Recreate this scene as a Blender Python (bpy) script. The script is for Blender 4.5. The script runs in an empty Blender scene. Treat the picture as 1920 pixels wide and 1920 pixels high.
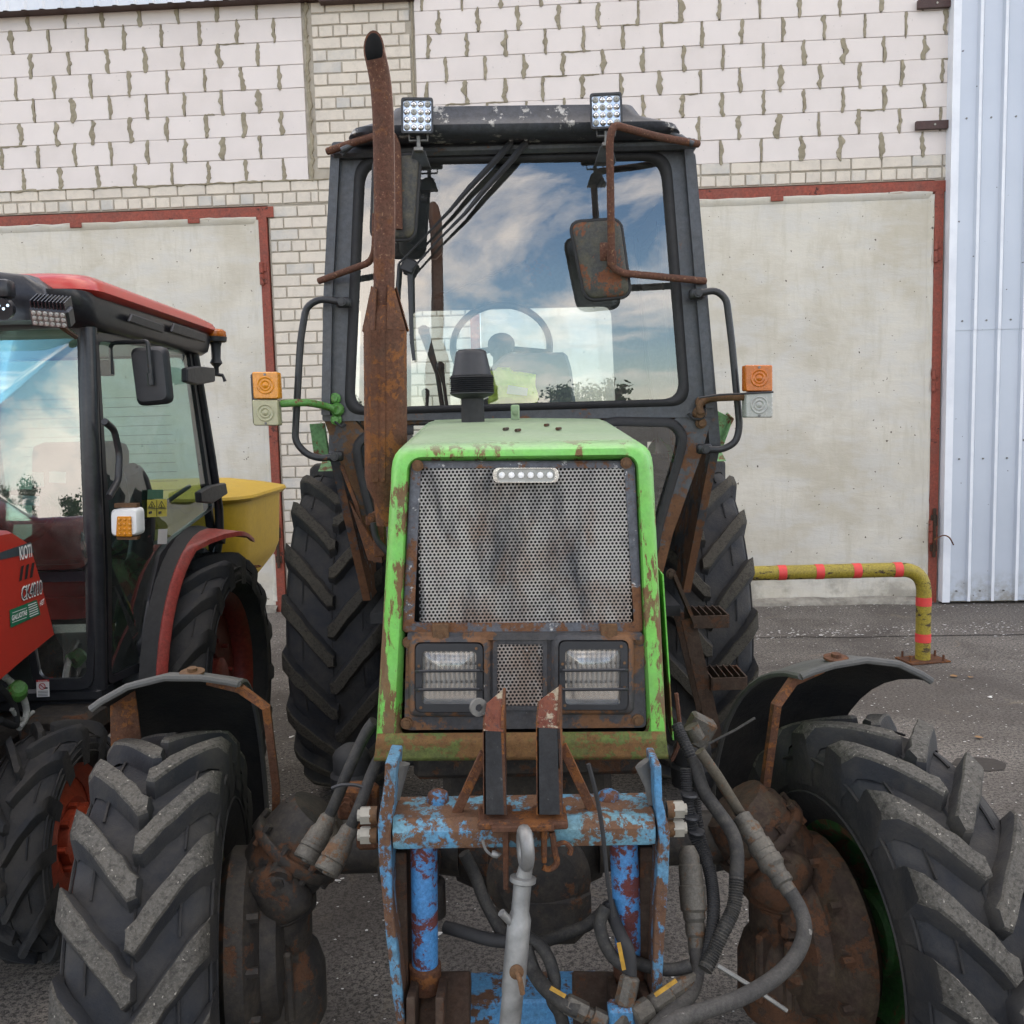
import bpy, bmesh, math, random
from mathutils import Vector, Matrix, noise as mnoise
R_ = random.Random(7)
rad = math.radians
SC = bpy.context.scene
COL = SC.collection
# ---------------------------------------------------------------- camera
F_PX, H_CAM = 1772.0, 1.754
PITCH, ROLL = math.atan((960-785)/F_PX), 0.0253
_fw = Vector((0, math.cos(PITCH), -math.sin(PITCH))); _up = Vector((0, math.sin(PITCH), math.cos(PITCH))); _rt = Vector((1, 0, 0))
CR = _rt*math.cos(ROLL)-_up*math.sin(ROLL); CU = _rt*math.sin(ROLL)+_up*math.cos(ROLL)
CAM = Vector((0, 0, H_CAM))
cam = bpy.data.cameras.new('camera'); camo = bpy.data.objects.new('camera', cam); COL.objects.link(camo)
cam.sensor_width = 36; cam.sensor_fit = 'HORIZONTAL'; cam.lens = 36*F_PX/1920; cam.clip_start = 0.05; cam.clip_end = 2000
mw = Matrix((CR, CU, -_fw)).transposed().to_4x4(); mw.translation = CAM; camo.matrix_world = mw
SC.camera = camo
# ---------------------------------------------------------------- sky, sun, exposure
SUN_EL, SUN_AZ = rad(38), rad(18)      # the sun stands behind the garages: the whole yard lies in their shade
wd = bpy.data.worlds.new('World'); SC.world = wd; wd.use_nodes = True
nt = wd.node_tree; nt.nodes.clear()
def wn(t, **k):
    n = nt.nodes.new(t)
    for a, b in k.items(): setattr(n, a, b)
    return n
sky = wn('ShaderNodeTexSky', sky_type='NISHITA', sun_disc=False, sun_elevation=SUN_EL, sun_rotation=SUN_AZ, altitude=100, air_density=1.0, dust_density=.0, ozone_density=4.0)
tc = wn('ShaderNodeTexCoord'); mp = wn('ShaderNodeMapping'); mp.inputs['Scale'].default_value = (1, 1, 2.6); mp.inputs['Location'].default_value = (.9, .4, .3)
nt.links.new(tc.outputs['Generated'], mp.inputs['Vector'])
nz = wn('ShaderNodeTexNoise'); nz.inputs['Scale'].default_value = 2.3; nz.inputs['Detail'].default_value = 9; nz.inputs['Roughness'].default_value = .62; nz.inputs['Distortion'].default_value = .5
nt.links.new(mp.outputs[0], nz.inputs['Vector'])
cr = wn('ShaderNodeValToRGB'); cr.color_ramp.elements[0].position = .465; cr.color_ramp.elements[1].position = .60
nt.links.new(nz.outputs['Fac'], cr.inputs['Fac'])
nz2 = wn('ShaderNodeTexNoise'); nz2.inputs['Scale'].default_value = 5; nz2.inputs['Detail'].default_value = 6
nt.links.new(mp.outputs[0], nz2.inputs['Vector'])
cc = wn('ShaderNodeMix', data_type='RGBA'); cc.inputs[6].default_value = (9.6, 8.9, 8.3, 1); cc.inputs[7].default_value = (23.5, 21.0, 18.4, 1)
nt.links.new(nz2.outputs['Fac'], cc.inputs[0])
mx = wn('ShaderNodeMix', data_type='RGBA')
nt.links.new(cr.outputs['Color'], mx.inputs[0]); nt.links.new(sky.outputs[0], mx.inputs[6]); nt.links.new(cc.outputs[2], mx.inputs[7])
bg = wn('ShaderNodeBackground'); bg.inputs['Strength'].default_value = 0.10
nt.links.new(mx.outputs[2], bg.inputs['Color'])
wo = wn('ShaderNodeOutputWorld'); nt.links.new(bg.outputs[0], wo.inputs[0])
sl = bpy.data.lights.new('sun', 'SUN'); sl.energy = 3.0; sl.angle = rad(.5); sl.color = (1, .95, .88)
so = bpy.data.objects.new('sun', sl); COL.objects.link(so)
_sd = Vector((math.sin(SUN_AZ)*math.cos(SUN_EL), math.cos(SUN_AZ)*math.cos(SUN_EL), math.sin(SUN_EL)))
so.rotation_euler = _sd.to_track_quat('Z', 'Y').to_euler(); so.location = (4, 20, 18)
SC.view_settings.view_transform = 'Standard'; SC.view_settings.look = 'None'; SC.view_settings.gamma = 1
SC.view_settings.exposure = 1.62
# ---------------------------------------------------------------- pixels to places (a pixel is a direction, the depth comes from what it touches)
def ray(x, y): return _fw+CR*((x-960)/F_PX)-CU*((y-960)/F_PX)
def P(x, y, Y): d = ray(x, y); return CAM+d*(Y/d.y)
def G(x, y, z=0): d = ray(x, y); return CAM+d*((z-H_CAM)/d.z)
def PX(x, y, X): d = ray(x, y); return CAM+d*(X/d.x)
def PL(pts, Y): return [P(a, b, Y) for a, b in pts]
# ---------------------------------------------------------------- mesh builder
class MB:
    def __init__(s): s.v = []; s.f = []; s.m = []
    def add(s, vs, fs, m=0):
        o = len(s.v); s.v += [Vector(q) for q in vs]; s.f += [tuple(i+o for i in q) for q in fs]; s.m += [m]*len(fs); return s
    def bm(s, b, m=0):
        b.verts.index_update(); return s.add([q.co.copy() for q in b.verts], [tuple(q.index for q in f.verts) for f in b.faces], m)
    def box(s, c, size, R=None, b=0, m=0, seg=1):
        B = bmesh.new(); bmesh.ops.create_cube(B, size=1)
        for q in B.verts: q.co = Vector((q.co.x*size[0], q.co.y*size[1], q.co.z*size[2]))
        if b: bmesh.ops.bevel(B, geom=B.edges[:], offset=b, segments=seg, affect='EDGES', profile=.5)
        M = (R.to_4x4() if R else Matrix()); M = Matrix.Translation(c)@M
        bmesh.ops.transform(B, matrix=M, verts=B.verts); s.bm(B, m); B.free(); return s
    def bar(s, p0, p1, w, h, up=(0, 0, 1), b=0, m=0):
        p0 = Vector(p0); p1 = Vector(p1); d = p1-p0; L = d.length; d = d/L; u = Vector(up); x = d.cross(u)
        if x.length < 1e-4: x = d.cross(Vector((1, 0, 0)))
        x.normalize(); z = x.cross(d)
        return s.box((p0+p1)/2, (w, L, h), Matrix((x, d, z)).transposed(), b, m)
    def prism(s, pts, ext, b=0, m=0):
        pts = [Vector(q) for q in pts]; ext = Vector(ext); B = bmesh.new()
        a = [B.verts.new(q) for q in pts]; c = [B.verts.new(q+ext) for q in pts]; n = len(a)
        B.faces.new(a[::-1]); B.faces.new(c)
        for i in range(n): B.faces.new((a[i], a[(i+1) % n], c[(i+1) % n], c[i]))
        bmesh.ops.recalc_face_normals(B, faces=B.faces)
        if b: bmesh.ops.bevel(B, geom=B.edges[:], offset=b, segments=1, affect='EDGES', profile=.5, clamp_overlap=True)
        s.bm(B, m); B.free(); return s
    def loft(s, loops, closed=True, cap=True, m=0):
        n = len(loops[0]); vs = [q for l in loops for q in l]; fs = []
        for k in range(len(loops)-1):
            for i in range(n if closed else n-1):
                j = (i+1) % n; fs.append((k*n+i, k*n+j, (k+1)*n+j, (k+1)*n+i))
        if cap and closed: fs += [tuple(range(n-1, -1, -1)), tuple(range((len(loops)-1)*n, len(loops)*n))]
        return s.add(vs, fs, m)
    def tube(s, path, r, n=10, m=0, cap=True, smooth=0, closed=False, flat=1.0):
        path = [Vector(q) for q in path]
        if smooth: path, r = catmull(path, r, smooth, closed)
        if not isinstance(r, (list, tuple)): r = [r]*len(path)
        k = len(path); T = []
        for i in range(k):
            a = path[(i-1) % k] if (closed or i > 0) else path[i]; b = path[(i+1) % k] if (closed or i < k-1) else path[i]
            d = b-a; T.append(d.normalized() if d.length > 1e-9 else Vector((0, 0, 1)))
        u = T[0].orthogonal().normalized(); loops = []
        for i in range(k):
            u = (u-T[i]*u.dot(T[i])).normalized(); w = T[i].cross(u)
            loops.append([path[i]+(u*math.cos(t)+w*math.sin(t)*flat)*r[i] for t in [2*math.pi*j/n for j in range(n)]])
        if closed: loops.append(loops[0]); cap = False
        return s.loft(loops, True, cap, m)
    def cyl(s, p0, p1, r0, r1=None, n=16, m=0): return s.tube([p0, p1], [r0, r0 if r1 is None else r1], n, m)
    def lathe(s, prof, o, ax, n=24, m=0, cap=True):
        o = Vector(o); ax = Vector(ax).normalized(); u = ax.orthogonal().normalized(); w = ax.cross(u)
        return s.loft([[o+ax*h+(u*math.cos(2*math.pi*j/n)+w*math.sin(2*math.pi*j/n))*max(r, 1e-4) for j in range(n)] for r, h in prof], True, cap, m)
    def bolt(s, c, ax, r=.009, h=.007, m=0):
        c = Vector(c); ax = Vector(ax).normalized(); s.cyl(c-ax*.004, c+ax*.0025, r*1.5, n=14, m=m); return s.cyl(c, c+ax*h, r, n=6, m=m)
    def frame(s, outer, inner, ext, m=0):          # picture-frame between two loops of equal length
        e = Vector(ext); o = [Vector(q) for q in outer]; i = [Vector(q) for q in inner]
        return s.loft([[q+e for q in o], o, i, [q+e for q in i], [q+e for q in o]], True, False, m)
    def icyl(s, p0, p1, r0, r1, n=20, m=0):         # hollow pipe
        p0 = Vector(p0); p1 = Vector(p1); ax = (p1-p0); L = ax.length
        return s.lathe([(r1, 0), (r0, 0), (r0, L), (r1, L), (r1, 0)], p0, ax, n, m, False)
def catmull(p, r, k, closed=False):
    n = len(p); out = []; ro = []; isr = isinstance(r, (list, tuple))
    for i in range(n if closed else n-1):
        g = (lambda j: p[j % n]) if closed else (lambda j: p[min(max(j, 0), n-1)])
        a, b, c, d = g(i-1), g(i), g(i+1), g(i+2)
        for q in range(k):
            t = q/k
            out.append(((b*2)+(c-a)*t+(a*2-b*5+c*4-d)*t*t+(b*3-a-c*3+d)*t**3)*.5)
            if isr: ro.append(r[i]*(1-t)+r[(i+1) % n]*t)
    if not closed:
        out.append(p[-1]); ro.append(r[-1] if isr else 0)
    return out, (ro if isr else r)
def rpoly(c, rr, k=5):                           # polygon with rounded corners, k+1 points at each corner
    c = [Vector(q) for q in c]; n = len(c); out = []
    if not isinstance(rr, (list, tuple)): rr = [rr]*n
    for i in range(n):
        a = (c[i-1]-c[i]); b = (c[(i+1) % n]-c[i]); r = min(rr[i], a.length*.49, b.length*.49)
        a.normalize(); b.normalize()
        for q in range(k+1):
            t = q/k; out.append(c[i]+a*r*(1-t)**2+b*r*t*t)
    return out
def fillet(c, r, k=5):                           # open path with rounded inner corners
    c = [Vector(q) for q in c]; out = [c[0]]
    for i in range(1, len(c)-1):
        a = c[i-1]-c[i]; b = c[i+1]-c[i]; q_ = min(r, a.length*.45, b.length*.45); a.normalize(); b.normalize()
        for q in range(k+1):
            t = q/k; out.append(c[i]+a*q_*(1-t)**2+b*q_*t*t)
    return out+[c[-1]]
def scale_loop(l, f):
    c = sum(l, Vector())/len(l); return [c+(q-c)*f for q in l]
def offset_loop(l, d):                            # push a roughly planar loop outwards by d metres
    c = sum(l, Vector())/len(l); return [q+(q-c).normalized()*d for q in l]
# ---------------------------------------------------------------- objects
def obj(name, mb, mats, parent=None, sm=35, kind=None):
    me = bpy.data.meshes.new(name)
    me.from_pydata([tuple(q) for q in mb.v], [], mb.f)
    ms = mats if isinstance(mats, (list, tuple)) else [mats]
    for q in ms: me.materials.append(q)
    me.polygons.foreach_set('material_index', mb.m)
    me.validate()
    B = bmesh.new(); B.from_mesh(me); bmesh.ops.remove_doubles(B, verts=B.verts, dist=1e-6) if len(mb.v) < 60000 else None
    bmesh.ops.recalc_face_normals(B, faces=B.faces); B.to_mesh(me); B.free()
    if sm:
        me.polygons.foreach_set('use_smooth', [True]*len(me.polygons)); me.set_sharp_from_angle(angle=rad(sm))
    me.update()
    o = bpy.data.objects.new(name, me); COL.objects.link(o)
    if parent is not None: par(o, parent)
    if kind: o['kind'] = kind
    return o
WM = {}
def par(o, p):
    o.parent = p
    m = WM.get(p.name)
    if m is not None: o.matrix_parent_inverse = m.inverted()
def thing(name, loc, label, cat, group=None):
    o = bpy.data.objects.new(name, None); COL.objects.link(o); o.location = loc; o.empty_display_size = .2
    WM[o.name] = Matrix.Translation(loc); tag(o, label, cat, group); return o
def tag(o, label, cat, group=None):
    o['label'] = label; o['category'] = cat
    if group: o['group'] = group
    return o
def pivot(name, loc, parent):                     # a part that is itself a group of sub-parts
    o = bpy.data.objects.new(name, None); COL.objects.link(o); par(o, parent); o.location = loc; WM[o.name] = Matrix.Translation(loc); return o
def share(src, name, parent, mat4):               # another object on the same mesh
    o = bpy.data.objects.new(name, src.data); COL.objects.link(o); o.parent = parent; o.matrix_local = mat4; return o
# ---------------------------------------------------------------- materials
class NT:
    def __init__(s, name):
        s.mat = bpy.data.materials.new(name); s.mat.use_nodes = True; s.t = s.mat.node_tree; s.t.nodes.clear()
        s.out = s.n('ShaderNodeOutputMaterial'); s.p = None; s._c = None
    def n(s, t, **k):
        q = s.t.nodes.new(t)
        for a, b in k.items(): setattr(q, a, b)
        return q
    def l(s, a, b): s.t.links.new(a, b)
    def co(s, rnd=False):
        if s._c is None:
            t = s.n('ShaderNodeTexCoord'); s._c = t.outputs['Object']
            if rnd:
                oi = s.n('ShaderNodeObjectInfo'); mu = s.n('ShaderNodeMath', operation='MULTIPLY'); mu.inputs[1].default_value = 37
                s.l(oi.outputs['Random'], mu.inputs[0]); ad = s.n('ShaderNodeVectorMath', operation='ADD'); s.l(s._c, ad.inputs[0]); s.l(mu.outputs[0], ad.inputs[1]); s._c = ad.outputs[0]
        return s._c
    def noise(s, sc, det=6, rough=.6, dist=0, stretch=None):
        q = s.n('ShaderNodeTexNoise'); q.inputs['Scale'].default_value = sc; q.inputs['Detail'].default_value = det; q.inputs['Roughness'].default_value = rough; q.inputs['Distortion'].default_value = dist
        v = s.co()
        if stretch:
            m = s.n('ShaderNodeMapping'); m.inputs['Scale'].default_value = stretch; s.l(v, m.inputs[0]); v = m.outputs[0]
        s.l(v, q.inputs['Vector']); return q.outputs['Fac']
    def ramp(s, fac, a, b, ca=(0, 0, 0), cb=(1, 1, 1)):
        r = s.n('ShaderNodeValToRGB'); e = r.color_ramp.elements; e[0].position = a; e[1].position = b; e[0].color = (*ca, 1); e[1].color = (*cb, 1); s.l(fac, r.inputs[0]); return r.outputs[0]
    def mix(s, fac, a, b):
        q = s.n('ShaderNodeMix', data_type='RGBA')
        for i, x in ((0, fac), (6, a), (7, b)):
            if isinstance(x, (int, float)): q.inputs[i].default_value = x
            elif isinstance(x, tuple): q.inputs[i].default_value = (*x, 1)
            else: s.l(x, q.inputs[i])
        return q.outputs[2]
    def mul(s, fac, a, b):
        q = s.n('ShaderNodeMix', data_type='RGBA', blend_type='MULTIPLY'); q.inputs[0].default_value = fac; s.l(a, q.inputs[6]); s.l(b, q.inputs[7]); return q.outputs[2]
    def math(s, op, a, b=0.0, clamp=False):
        q = s.n('ShaderNodeMath', operation=op, use_clamp=clamp)
        for i, x in ((0, a), (1, b)):
            if isinstance(x, (int, float)): q.inputs[i].default_value = x
            else: s.l(x, q.inputs[i])
        return q.outputs[0]
    def bsdf(s, col, rough=.6, metal=0, bump=None, bs=.2, bd=.003, spec=.5, coat=0, normal=None):
        p = s.n('ShaderNodeBsdfPrincipled'); s.p = p
        for k, x in (('Base Color', col), ('Roughness', rough), ('Metallic', metal), ('Specular IOR Level', spec), ('Coat Weight', coat)):
            if isinstance(x, (int, float)): p.inputs[k].default_value = x
            elif isinstance(x, tuple): p.inputs[k].default_value = (*x, 1)
            else: s.l(x, p.inputs[k])
        if bump is not None:
            b = s.n('ShaderNodeBump'); b.inputs['Strength'].default_value = bs; b.inputs['Distance'].default_value = bd; s.l(bump, b.inputs['Height']); s.l(b.outputs[0], p.inputs['Normal'])
        s.l(p.outputs[0], s.out.inputs[0]); return s.mat
    def zmap(s, z0, z1):                           # 1 at z0, 0 at z1
        x = s.n('ShaderNodeSeparateXYZ'); s.l(s.co(), x.inputs[0]); m = s.n('ShaderNodeMapRange'); m.inputs[1].default_value = z0; m.inputs[2].default_value = z1; m.inputs[3].default_value = 1; m.inputs[4].default_value = 0
        s.l(x.outputs['Z'], m.inputs[0]); return m.outputs[0]
    def sep(s, ch):
        x = s.n('ShaderNodeSeparateXYZ'); s.l(s.co(), x.inputs[0]); return x.outputs[ch]
MATS = {}
RUST = ((.14, .06, .027), (.22, .10, .042), (.045, .026, .018))
def worn(name, c1, c2=None, rust=.0, sc=6, rough=.5, metal=0, rustc=RUST, dirt=.25, z=None, rnd=False, chips=None, bump=.25, spec=.4, fleck=None, dirtc=(.10, .085, .065), st=None, grain=.75, fade=None):
    """paint c1..c2 with rust showing where noise exceeds 1-rust; z=(zlow,zhigh,extra rust at zlow)"""
    t = NT(name); t.co(rnd); c2 = c2 or tuple(x*.72 for x in c1)
    base = t.mix(t.ramp(t.noise(sc*.6, 5), .3, .7), c1, c2)
    if dirt: base = t.mix(t.math('MULTIPLY', t.ramp(t.noise(sc*2.3, 8, .7), .42, .72), dirt), base, dirtc)
    if chips: base = t.mix(t.ramp(t.noise(sc*chips[2], 9, .72), chips[0], chips[0]+.03), base, chips[1])
    m = t.math('ADD', t.math('MULTIPLY', t.noise(sc, 10, .68, .4, st), .92), t.math('MULTIPLY', t.math('SUBTRACT', t.noise(sc*4.3, 9, .78, .2, st), .5), .55)); m = t.math('ADD', m, .04); ro = rough
    h = t.noise(sc*14, 5)
    if rust > 0 or z:
        if z:
            m = t.math('ADD', m, t.math('MULTIPLY', t.zmap(z[0], z[1]), z[2], True))
        th = 1-rust if rust > 0 else .75
        mask = t.ramp(m, th*.5+.25-.018, th*.5+.25+.018)
        rc = t.mix(t.ramp(t.noise(sc*4, 8, .7), .35, .65), rustc[0], rustc[1]); rc = t.mix(t.ramp(t.noise(sc*9, 8, .75), .52, .68), rc, rustc[2])
        base = t.mix(mask, base, rc); ro = t.math('ADD', t.math('MULTIPLY', mask, .85-rough), rough)
        h = t.math('ADD', t.math('MULTIPLY', h, .5), t.math('MULTIPLY', mask, -.6))
        h = t.math('ADD', h, t.math('MULTIPLY', t.math('MULTIPLY', t.noise(sc*22, 6, .7), mask), .8))
    if fleck: base = t.mix(t.ramp(t.noise(sc*fleck[1], 3, .5), fleck[0], fleck[0]+.02), base, fleck[2])
    if fade:
        fm_ = t.math('ADD', t.math('MULTIPLY', t.math('SUBTRACT', t.noise(9, 6, .65), .5), .9), t.math('SUBTRACT', 1.0, t.zmap(fade[0], fade[1])), True)
        base = t.mix(fm_, base, fade[2])
    if grain: base = t.mul(grain, base, t.ramp(t.noise(sc*9, 8, .8), .34, .66, (.25, .24, .23), (1.0, 1.0, 1.0)))
    MATS[name] = t.bsdf(base, ro, metal, h, bump, .004, spec); return MATS[name]
# ---------------------------------------------------------------- shared materials
def simple(name, c, rough=.5, metal=0, var=.25, sc=20, spec=.5, bump=.1, rnd=False, coat=0):
    t = NT(name); t.co(rnd); k = t.mix(t.ramp(t.noise(sc, 6), .3, .7), c, tuple(x*(1-var) for x in c))
    MATS[name] = t.bsdf(k, t.math('ADD', t.math('MULTIPLY', t.noise(sc*1.7, 5), .25), rough-.12), metal, t.noise(sc*6, 4), bump, .002, spec, coat); return MATS[name]
def emissionless_glass(name, tint=(.93, .97, .95), ior=1.62, dirt=.06, rough=0.0, dcol=(.6, .6, .56)):
    t = NT(name); fr = t.n('ShaderNodeFresnel'); fr.inputs[0].default_value = ior
    tr = t.n('ShaderNodeBsdfTransparent'); tr.inputs[0].default_value = (*tint, 1)
    gl = t.n('ShaderNodeBsdfGlossy'); gl.inputs['Roughness'].default_value = rough; gl.inputs[0].default_value = (1, 1, 1, 1)
    bm_ = t.n('ShaderNodeBump'); bm_.inputs['Strength'].default_value = .05; bm_.inputs['Distance'].default_value = .02; t.l(t.noise(2.2, 3, .5), bm_.inputs['Height']); t.l(bm_.outputs[0], gl.inputs['Normal'])
    m = t.n('ShaderNodeMixShader'); t.l(fr.outputs[0], m.inputs[0]); t.l(tr.outputs[0], m.inputs[1]); t.l(gl.outputs[0], m.inputs[2])
    df = t.n('ShaderNodeBsdfDiffuse'); df.inputs[0].default_value = (*dcol, 1); m2 = t.n('ShaderNodeMixShader')
    t.l(t.math('MULTIPLY', t.ramp(t.noise(7, 8, .7), .35, .8), dirt), m2.inputs[0]); t.l(m.outputs[0], m2.inputs[1]); t.l(df.outputs[0], m2.inputs[2])
    t.l(m2.outputs[0], t.out.inputs[0]); MATS[name] = t.mat; return t.mat
simple('black_plastic', (.022, .023, .026), .5, sc=30)
simple('black_rubber', (.02, .02, .021), .72, sc=40, bump=.2, var=.4)
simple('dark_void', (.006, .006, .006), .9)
simple('galvanised', (.30, .30, .29), .5, .6, .5, 22, bump=.25)
simple('dull_steel', (.24, .235, .22), .55, .6, .5, 14, bump=.3)
simple('chrome', (.78, .78, .78), .15, 1, .1)
simple('white_nut', (.33, .31, .26), .5, .2, .3, 40)
simple('amber', (.66, .25, .008), .25, sc=60, var=.3, spec=.6)
simple('amber_deep', (.50, .13, .005), .25, sc=60, var=.3, spec=.6)
simple('clear_plastic', (.36, .36, .33), .25, var=.25, sc=50, spec=.6)
simple('clear_yellowed', (.36, .345, .21), .3, var=.2, sc=50, spec=.6)
simple('white_plastic', (.78, .78, .76), .35, var=.12, sc=20)
simple('yellow_tag', (.50, .28, .03), .6, var=.6, sc=45)
simple('sticker_white', (.75, .74, .72), .45, var=.1)
simple('sticker_black', (.03, .03, .035), .45, var=.1)
simple('band_grey', (.045, .06, .07), .4)
simple('sticker_green', (.015, .15, .075), .4, var=.2)
simple('sticker_red', (.5, .03, .03), .4, var=.2)
simple('sticker_yellow', (.7, .6, .05), .4, var=.15)
simple('sticker_blue', (.25, .5, .65), .4, var=.15)
emissionless_glass('windshield_glass', ior=2.15, dirt=.05)
emissionless_glass('side_glass', (.86, .92, .9), 1.5, .05)
emissionless_glass('tinted_glass', (.62, .80, .76), 2.1, .06)
emissionless_glass('lens_glass', (.95, .95, .93), 1.5, .12, .02)
worn('rust_heavy', (.155, .066, .034), (.09, .042, .026), .42, 12, .8, rustc=((.29, .115, .036), (.20, .080, .029), (.05, .028, .02)), dirt=.3, bump=.5, spec=.2)
worn('rust_pipe', (.155, .072, .048), (.105, .05, .035), .30, 14, .82, rustc=((.22, .105, .054), (.17, .072, .038), (.07, .038, .03)), dirt=.3, bump=.45, spec=.15, fleck=(.66, 9, (.24, .14, .085)))
worn('rust_dark', (.075, .042, .027), (.04, .028, .021), .35, 8, .8, rustc=((.12, .052, .024), (.09, .042, .022), (.025, .018, .015)), dirt=.35, bump=.5, spec=.25)
worn('greasy_cast', (.038, .034, .031), (.022, .020, .019), .34, 7, .65, rustc=((.14, .06, .026), (.10, .05, .028), (.05, .035, .024)), dirt=.6, bump=.6, spec=.35, dirtc=(.10, .08, .055))
worn('rusty_cast', (.06, .036, .024), (.035, .024, .019), .42, 8, .75, rustc=((.125, .056, .026), (.095, .045, .023), (.025, .018, .015)), dirt=.5, bump=.7, spec=.3, dirtc=(.13, .10, .06))
worn('cab_paint', (.068, .076, .090), (.052, .058, .066), .16, 5, .42, dirt=.3, spec=.5, z=(1.25, 1.95, .22), chips=(.735, (.3, .3, .28), 5))
worn('roof_paint', (.055, .062, .078), (.045, .05, .06), .05, 5, .5, dirt=.2, chips=(.575, (.46, .45, .42), 2.4), spec=.4)
worn('leg_rust', (.060, .060, .064), (.045, .045, .048), .52, 9, .6, dirt=.4, z=(1.1, 1.75, .12), rustc=((.12, .058, .026), (.16, .085, .035), (.04, .026, .018)))
worn('green_paint', (.175, .55, .085), (.15, .49, .08), .37, 7.5, .4, dirt=.3, z=(1.00, 1.62, .10), st=(1.6, 1, .55), grain=.35, fade=(1.684, 1.708, (.26, .355, .21)), rustc=((.14, .075, .03), (.19, .105, .042), (.075, .055, .025)), spec=.5, fleck=(.735, 16, (.05, .03, .02)), dirtc=(.16, .22, .05))
worn('green_bottom', (.115, .17, .04), (.15, .14, .04), .56, 11, .7, dirt=.4, rustc=((.17, .085, .036), (.24, .135, .05), (.075, .048, .028)), spec=.25)
worn('green_faded', (.25, .35, .20), (.29, .36, .24), .06, 6, .55, grain=.3, dirt=.2, dirtc=(.2, .23, .15), rustc=((.18, .14, .08), (.2, .17, .1), (.12, .09, .05)), fleck=(.74, 9, (.15, .1, .06)))
worn('rim_green', (.045, .16, .03), (.03, .09, .02), .40, 9, .7, dirt=.5)
worn('green_old', (.15, .36, .13), (.12, .28, .1), .40, 7, .6)
worn('plate_rusty', (.060, .062, .07), (.045, .045, .05), .40, 5, .6, dirt=.5, rustc=((.165, .082, .042), (.24, .115, .05), (.08, .052, .038)), chips=(.66, (.5, .47, .42), 4))
worn('grille_frame', (.13, .14, .16), (.08, .085, .10), .34, 8, .55, z=(1.26, 1.6, .12), chips=(.60, (.55, .54, .52), 4), dirt=.2)
t = NT('mesh_sheet'); c = t.mix(t.ramp(t.noise(7, 6, .65), .35, .65), (.52, .50, .46), (.38, .365, .34))
c = t.mix(t.math('MULTIPLY', t.ramp(t.noise(9, 7, .68, .5, (1.5, 1, .45)), .47, .66), .85), c, (.045, .05, .062))
c = t.mix(t.math('MULTIPLY', t.ramp(t.math('ADD', t.noise(11, 8, .7, .3, (1.2, 1, .7)), t.math('MULTIPLY', t.zmap(1.30, 1.66), .15)), .54, .72), .6), c, (.20, .11, .058))
c = t.mix(t.ramp(t.noise(70, 3, .6), .68, .73), c, (.45, .43, .40)); MATS['mesh_sheet'] = t.bsdf(c, .55, .15, None)
worn('post_black', (.030, .033, .038), (.022, .024, .028), .05, 7, .4, dirt=.3, z=None, dirtc=(.08, .08, .08), chips=(.63, (.11, .11, .11), 7))
worn('post_worn', (.42, .35, .25), (.38, .32, .22), .52, 11, .7, rustc=((.17, .05, .03), (.22, .07, .035), (.03, .03, .035)), dirt=.1)
worn('blue_chip', (.075, .27, .54), (.08, .25, .45), .42, 13, .5, rustc=((.13, .055, .032), (.20, .085, .04), (.05, .04, .05)), dirt=.25, bump=.5)
worn('blue_rusty', (.11, .34, .58), (.18, .36, .40), .55, 10, .6, rustc=((.15, .075, .042), (.21, .11, .056), (.075, .048, .036)), dirt=.3, bump=.5)
worn('blue_fresh', (.08, .29, .63), (.07, .25, .54), .46, 14, .42, rustc=((.17, .04, .03), (.13, .04, .035), (.03, .03, .05)), dirt=.1, bump=.4)
worn('blue_yellow', (.075, .27, .54), (.08, .25, .45), .44, 11, .5, rustc=((.095, .048, .027), (.13, .068, .036), (.05, .034, .026)), dirt=.25, bump=.5, chips=(.635, (.55, .33, .03), 1.3))
worn('blue_plate', (.085, .28, .52), (.12, .28, .40), .46, 12, .55, rustc=((.12, .06, .034), (.18, .09, .045), (.05, .036, .03)), dirt=.4, bump=.5, z=(.6, 1.05, .10), st=(1, 1, .6))
worn('mirror_back', (.045, .047, .046), (.06, .06, .05), .42, 12, .6, rustc=((.17, .06, .03), (.24, .09, .035), (.08, .05, .03)), dirt=.4, dirtc=(.16, .14, .06))
worn('mirror_dark', (.04, .042, .043), (.05, .05, .048), .14, 12, .55, dirt=.5, dirtc=(.20, .17, .08))
worn('handle_black', (.028, .03, .034), (.022, .024, .027), .16, 12, .4, dirt=.2, rustc=((.16, .06, .03), (.2, .09, .04), (.07, .05, .04)))
worn('stalk_rust', (.17, .085, .032), (.12, .06, .025), .3, 14, .75)
worn('stalk_green', (.11, .32, .06), (.10, .28, .06), .33, 14, .5)
worn('red_oxide', (.36, .075, .040), (.27, .055, .032), .24, 5, .6, rustc=((.07, .03, .024), (.12, .05, .035), (.03, .02, .018)), dirt=.35, rnd=True)
worn('yellow_pipe', (.42, .33, .035), (.35, .27, .03), .33, 9, .5, st=(.5, 1, 1.6), rustc=((.05, .035, .03), (.08, .05, .03), (.12, .10, .04)), dirt=.25, dirtc=(.16, .13, .03))
worn('hose_dusty', (.030, .029, .028), (.018, .018, .018), 0, 22, .7, dirt=.7, dirtc=(.085, .078, .064))
worn('hose_grey', (.085, .080, .072), (.045, .043, .041), 0, 20, .8, dirt=.7, dirtc=(.028, .027, .026), fleck=(.70, 3, (.22, .21, .19)))
worn('fitting', (.15, .138, .115), (.085, .08, .07), .34, 20, .6, .3, rustc=((.2, .11, .055), (.14, .08, .045), (.08, .06, .045)), dirt=.4)
worn('pipe_khaki', (.095, .08, .055), (.065, .055, .04), .3, 14, .7, rustc=((.16, .08, .04), (.12, .06, .03), (.08, .06, .04)))
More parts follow.
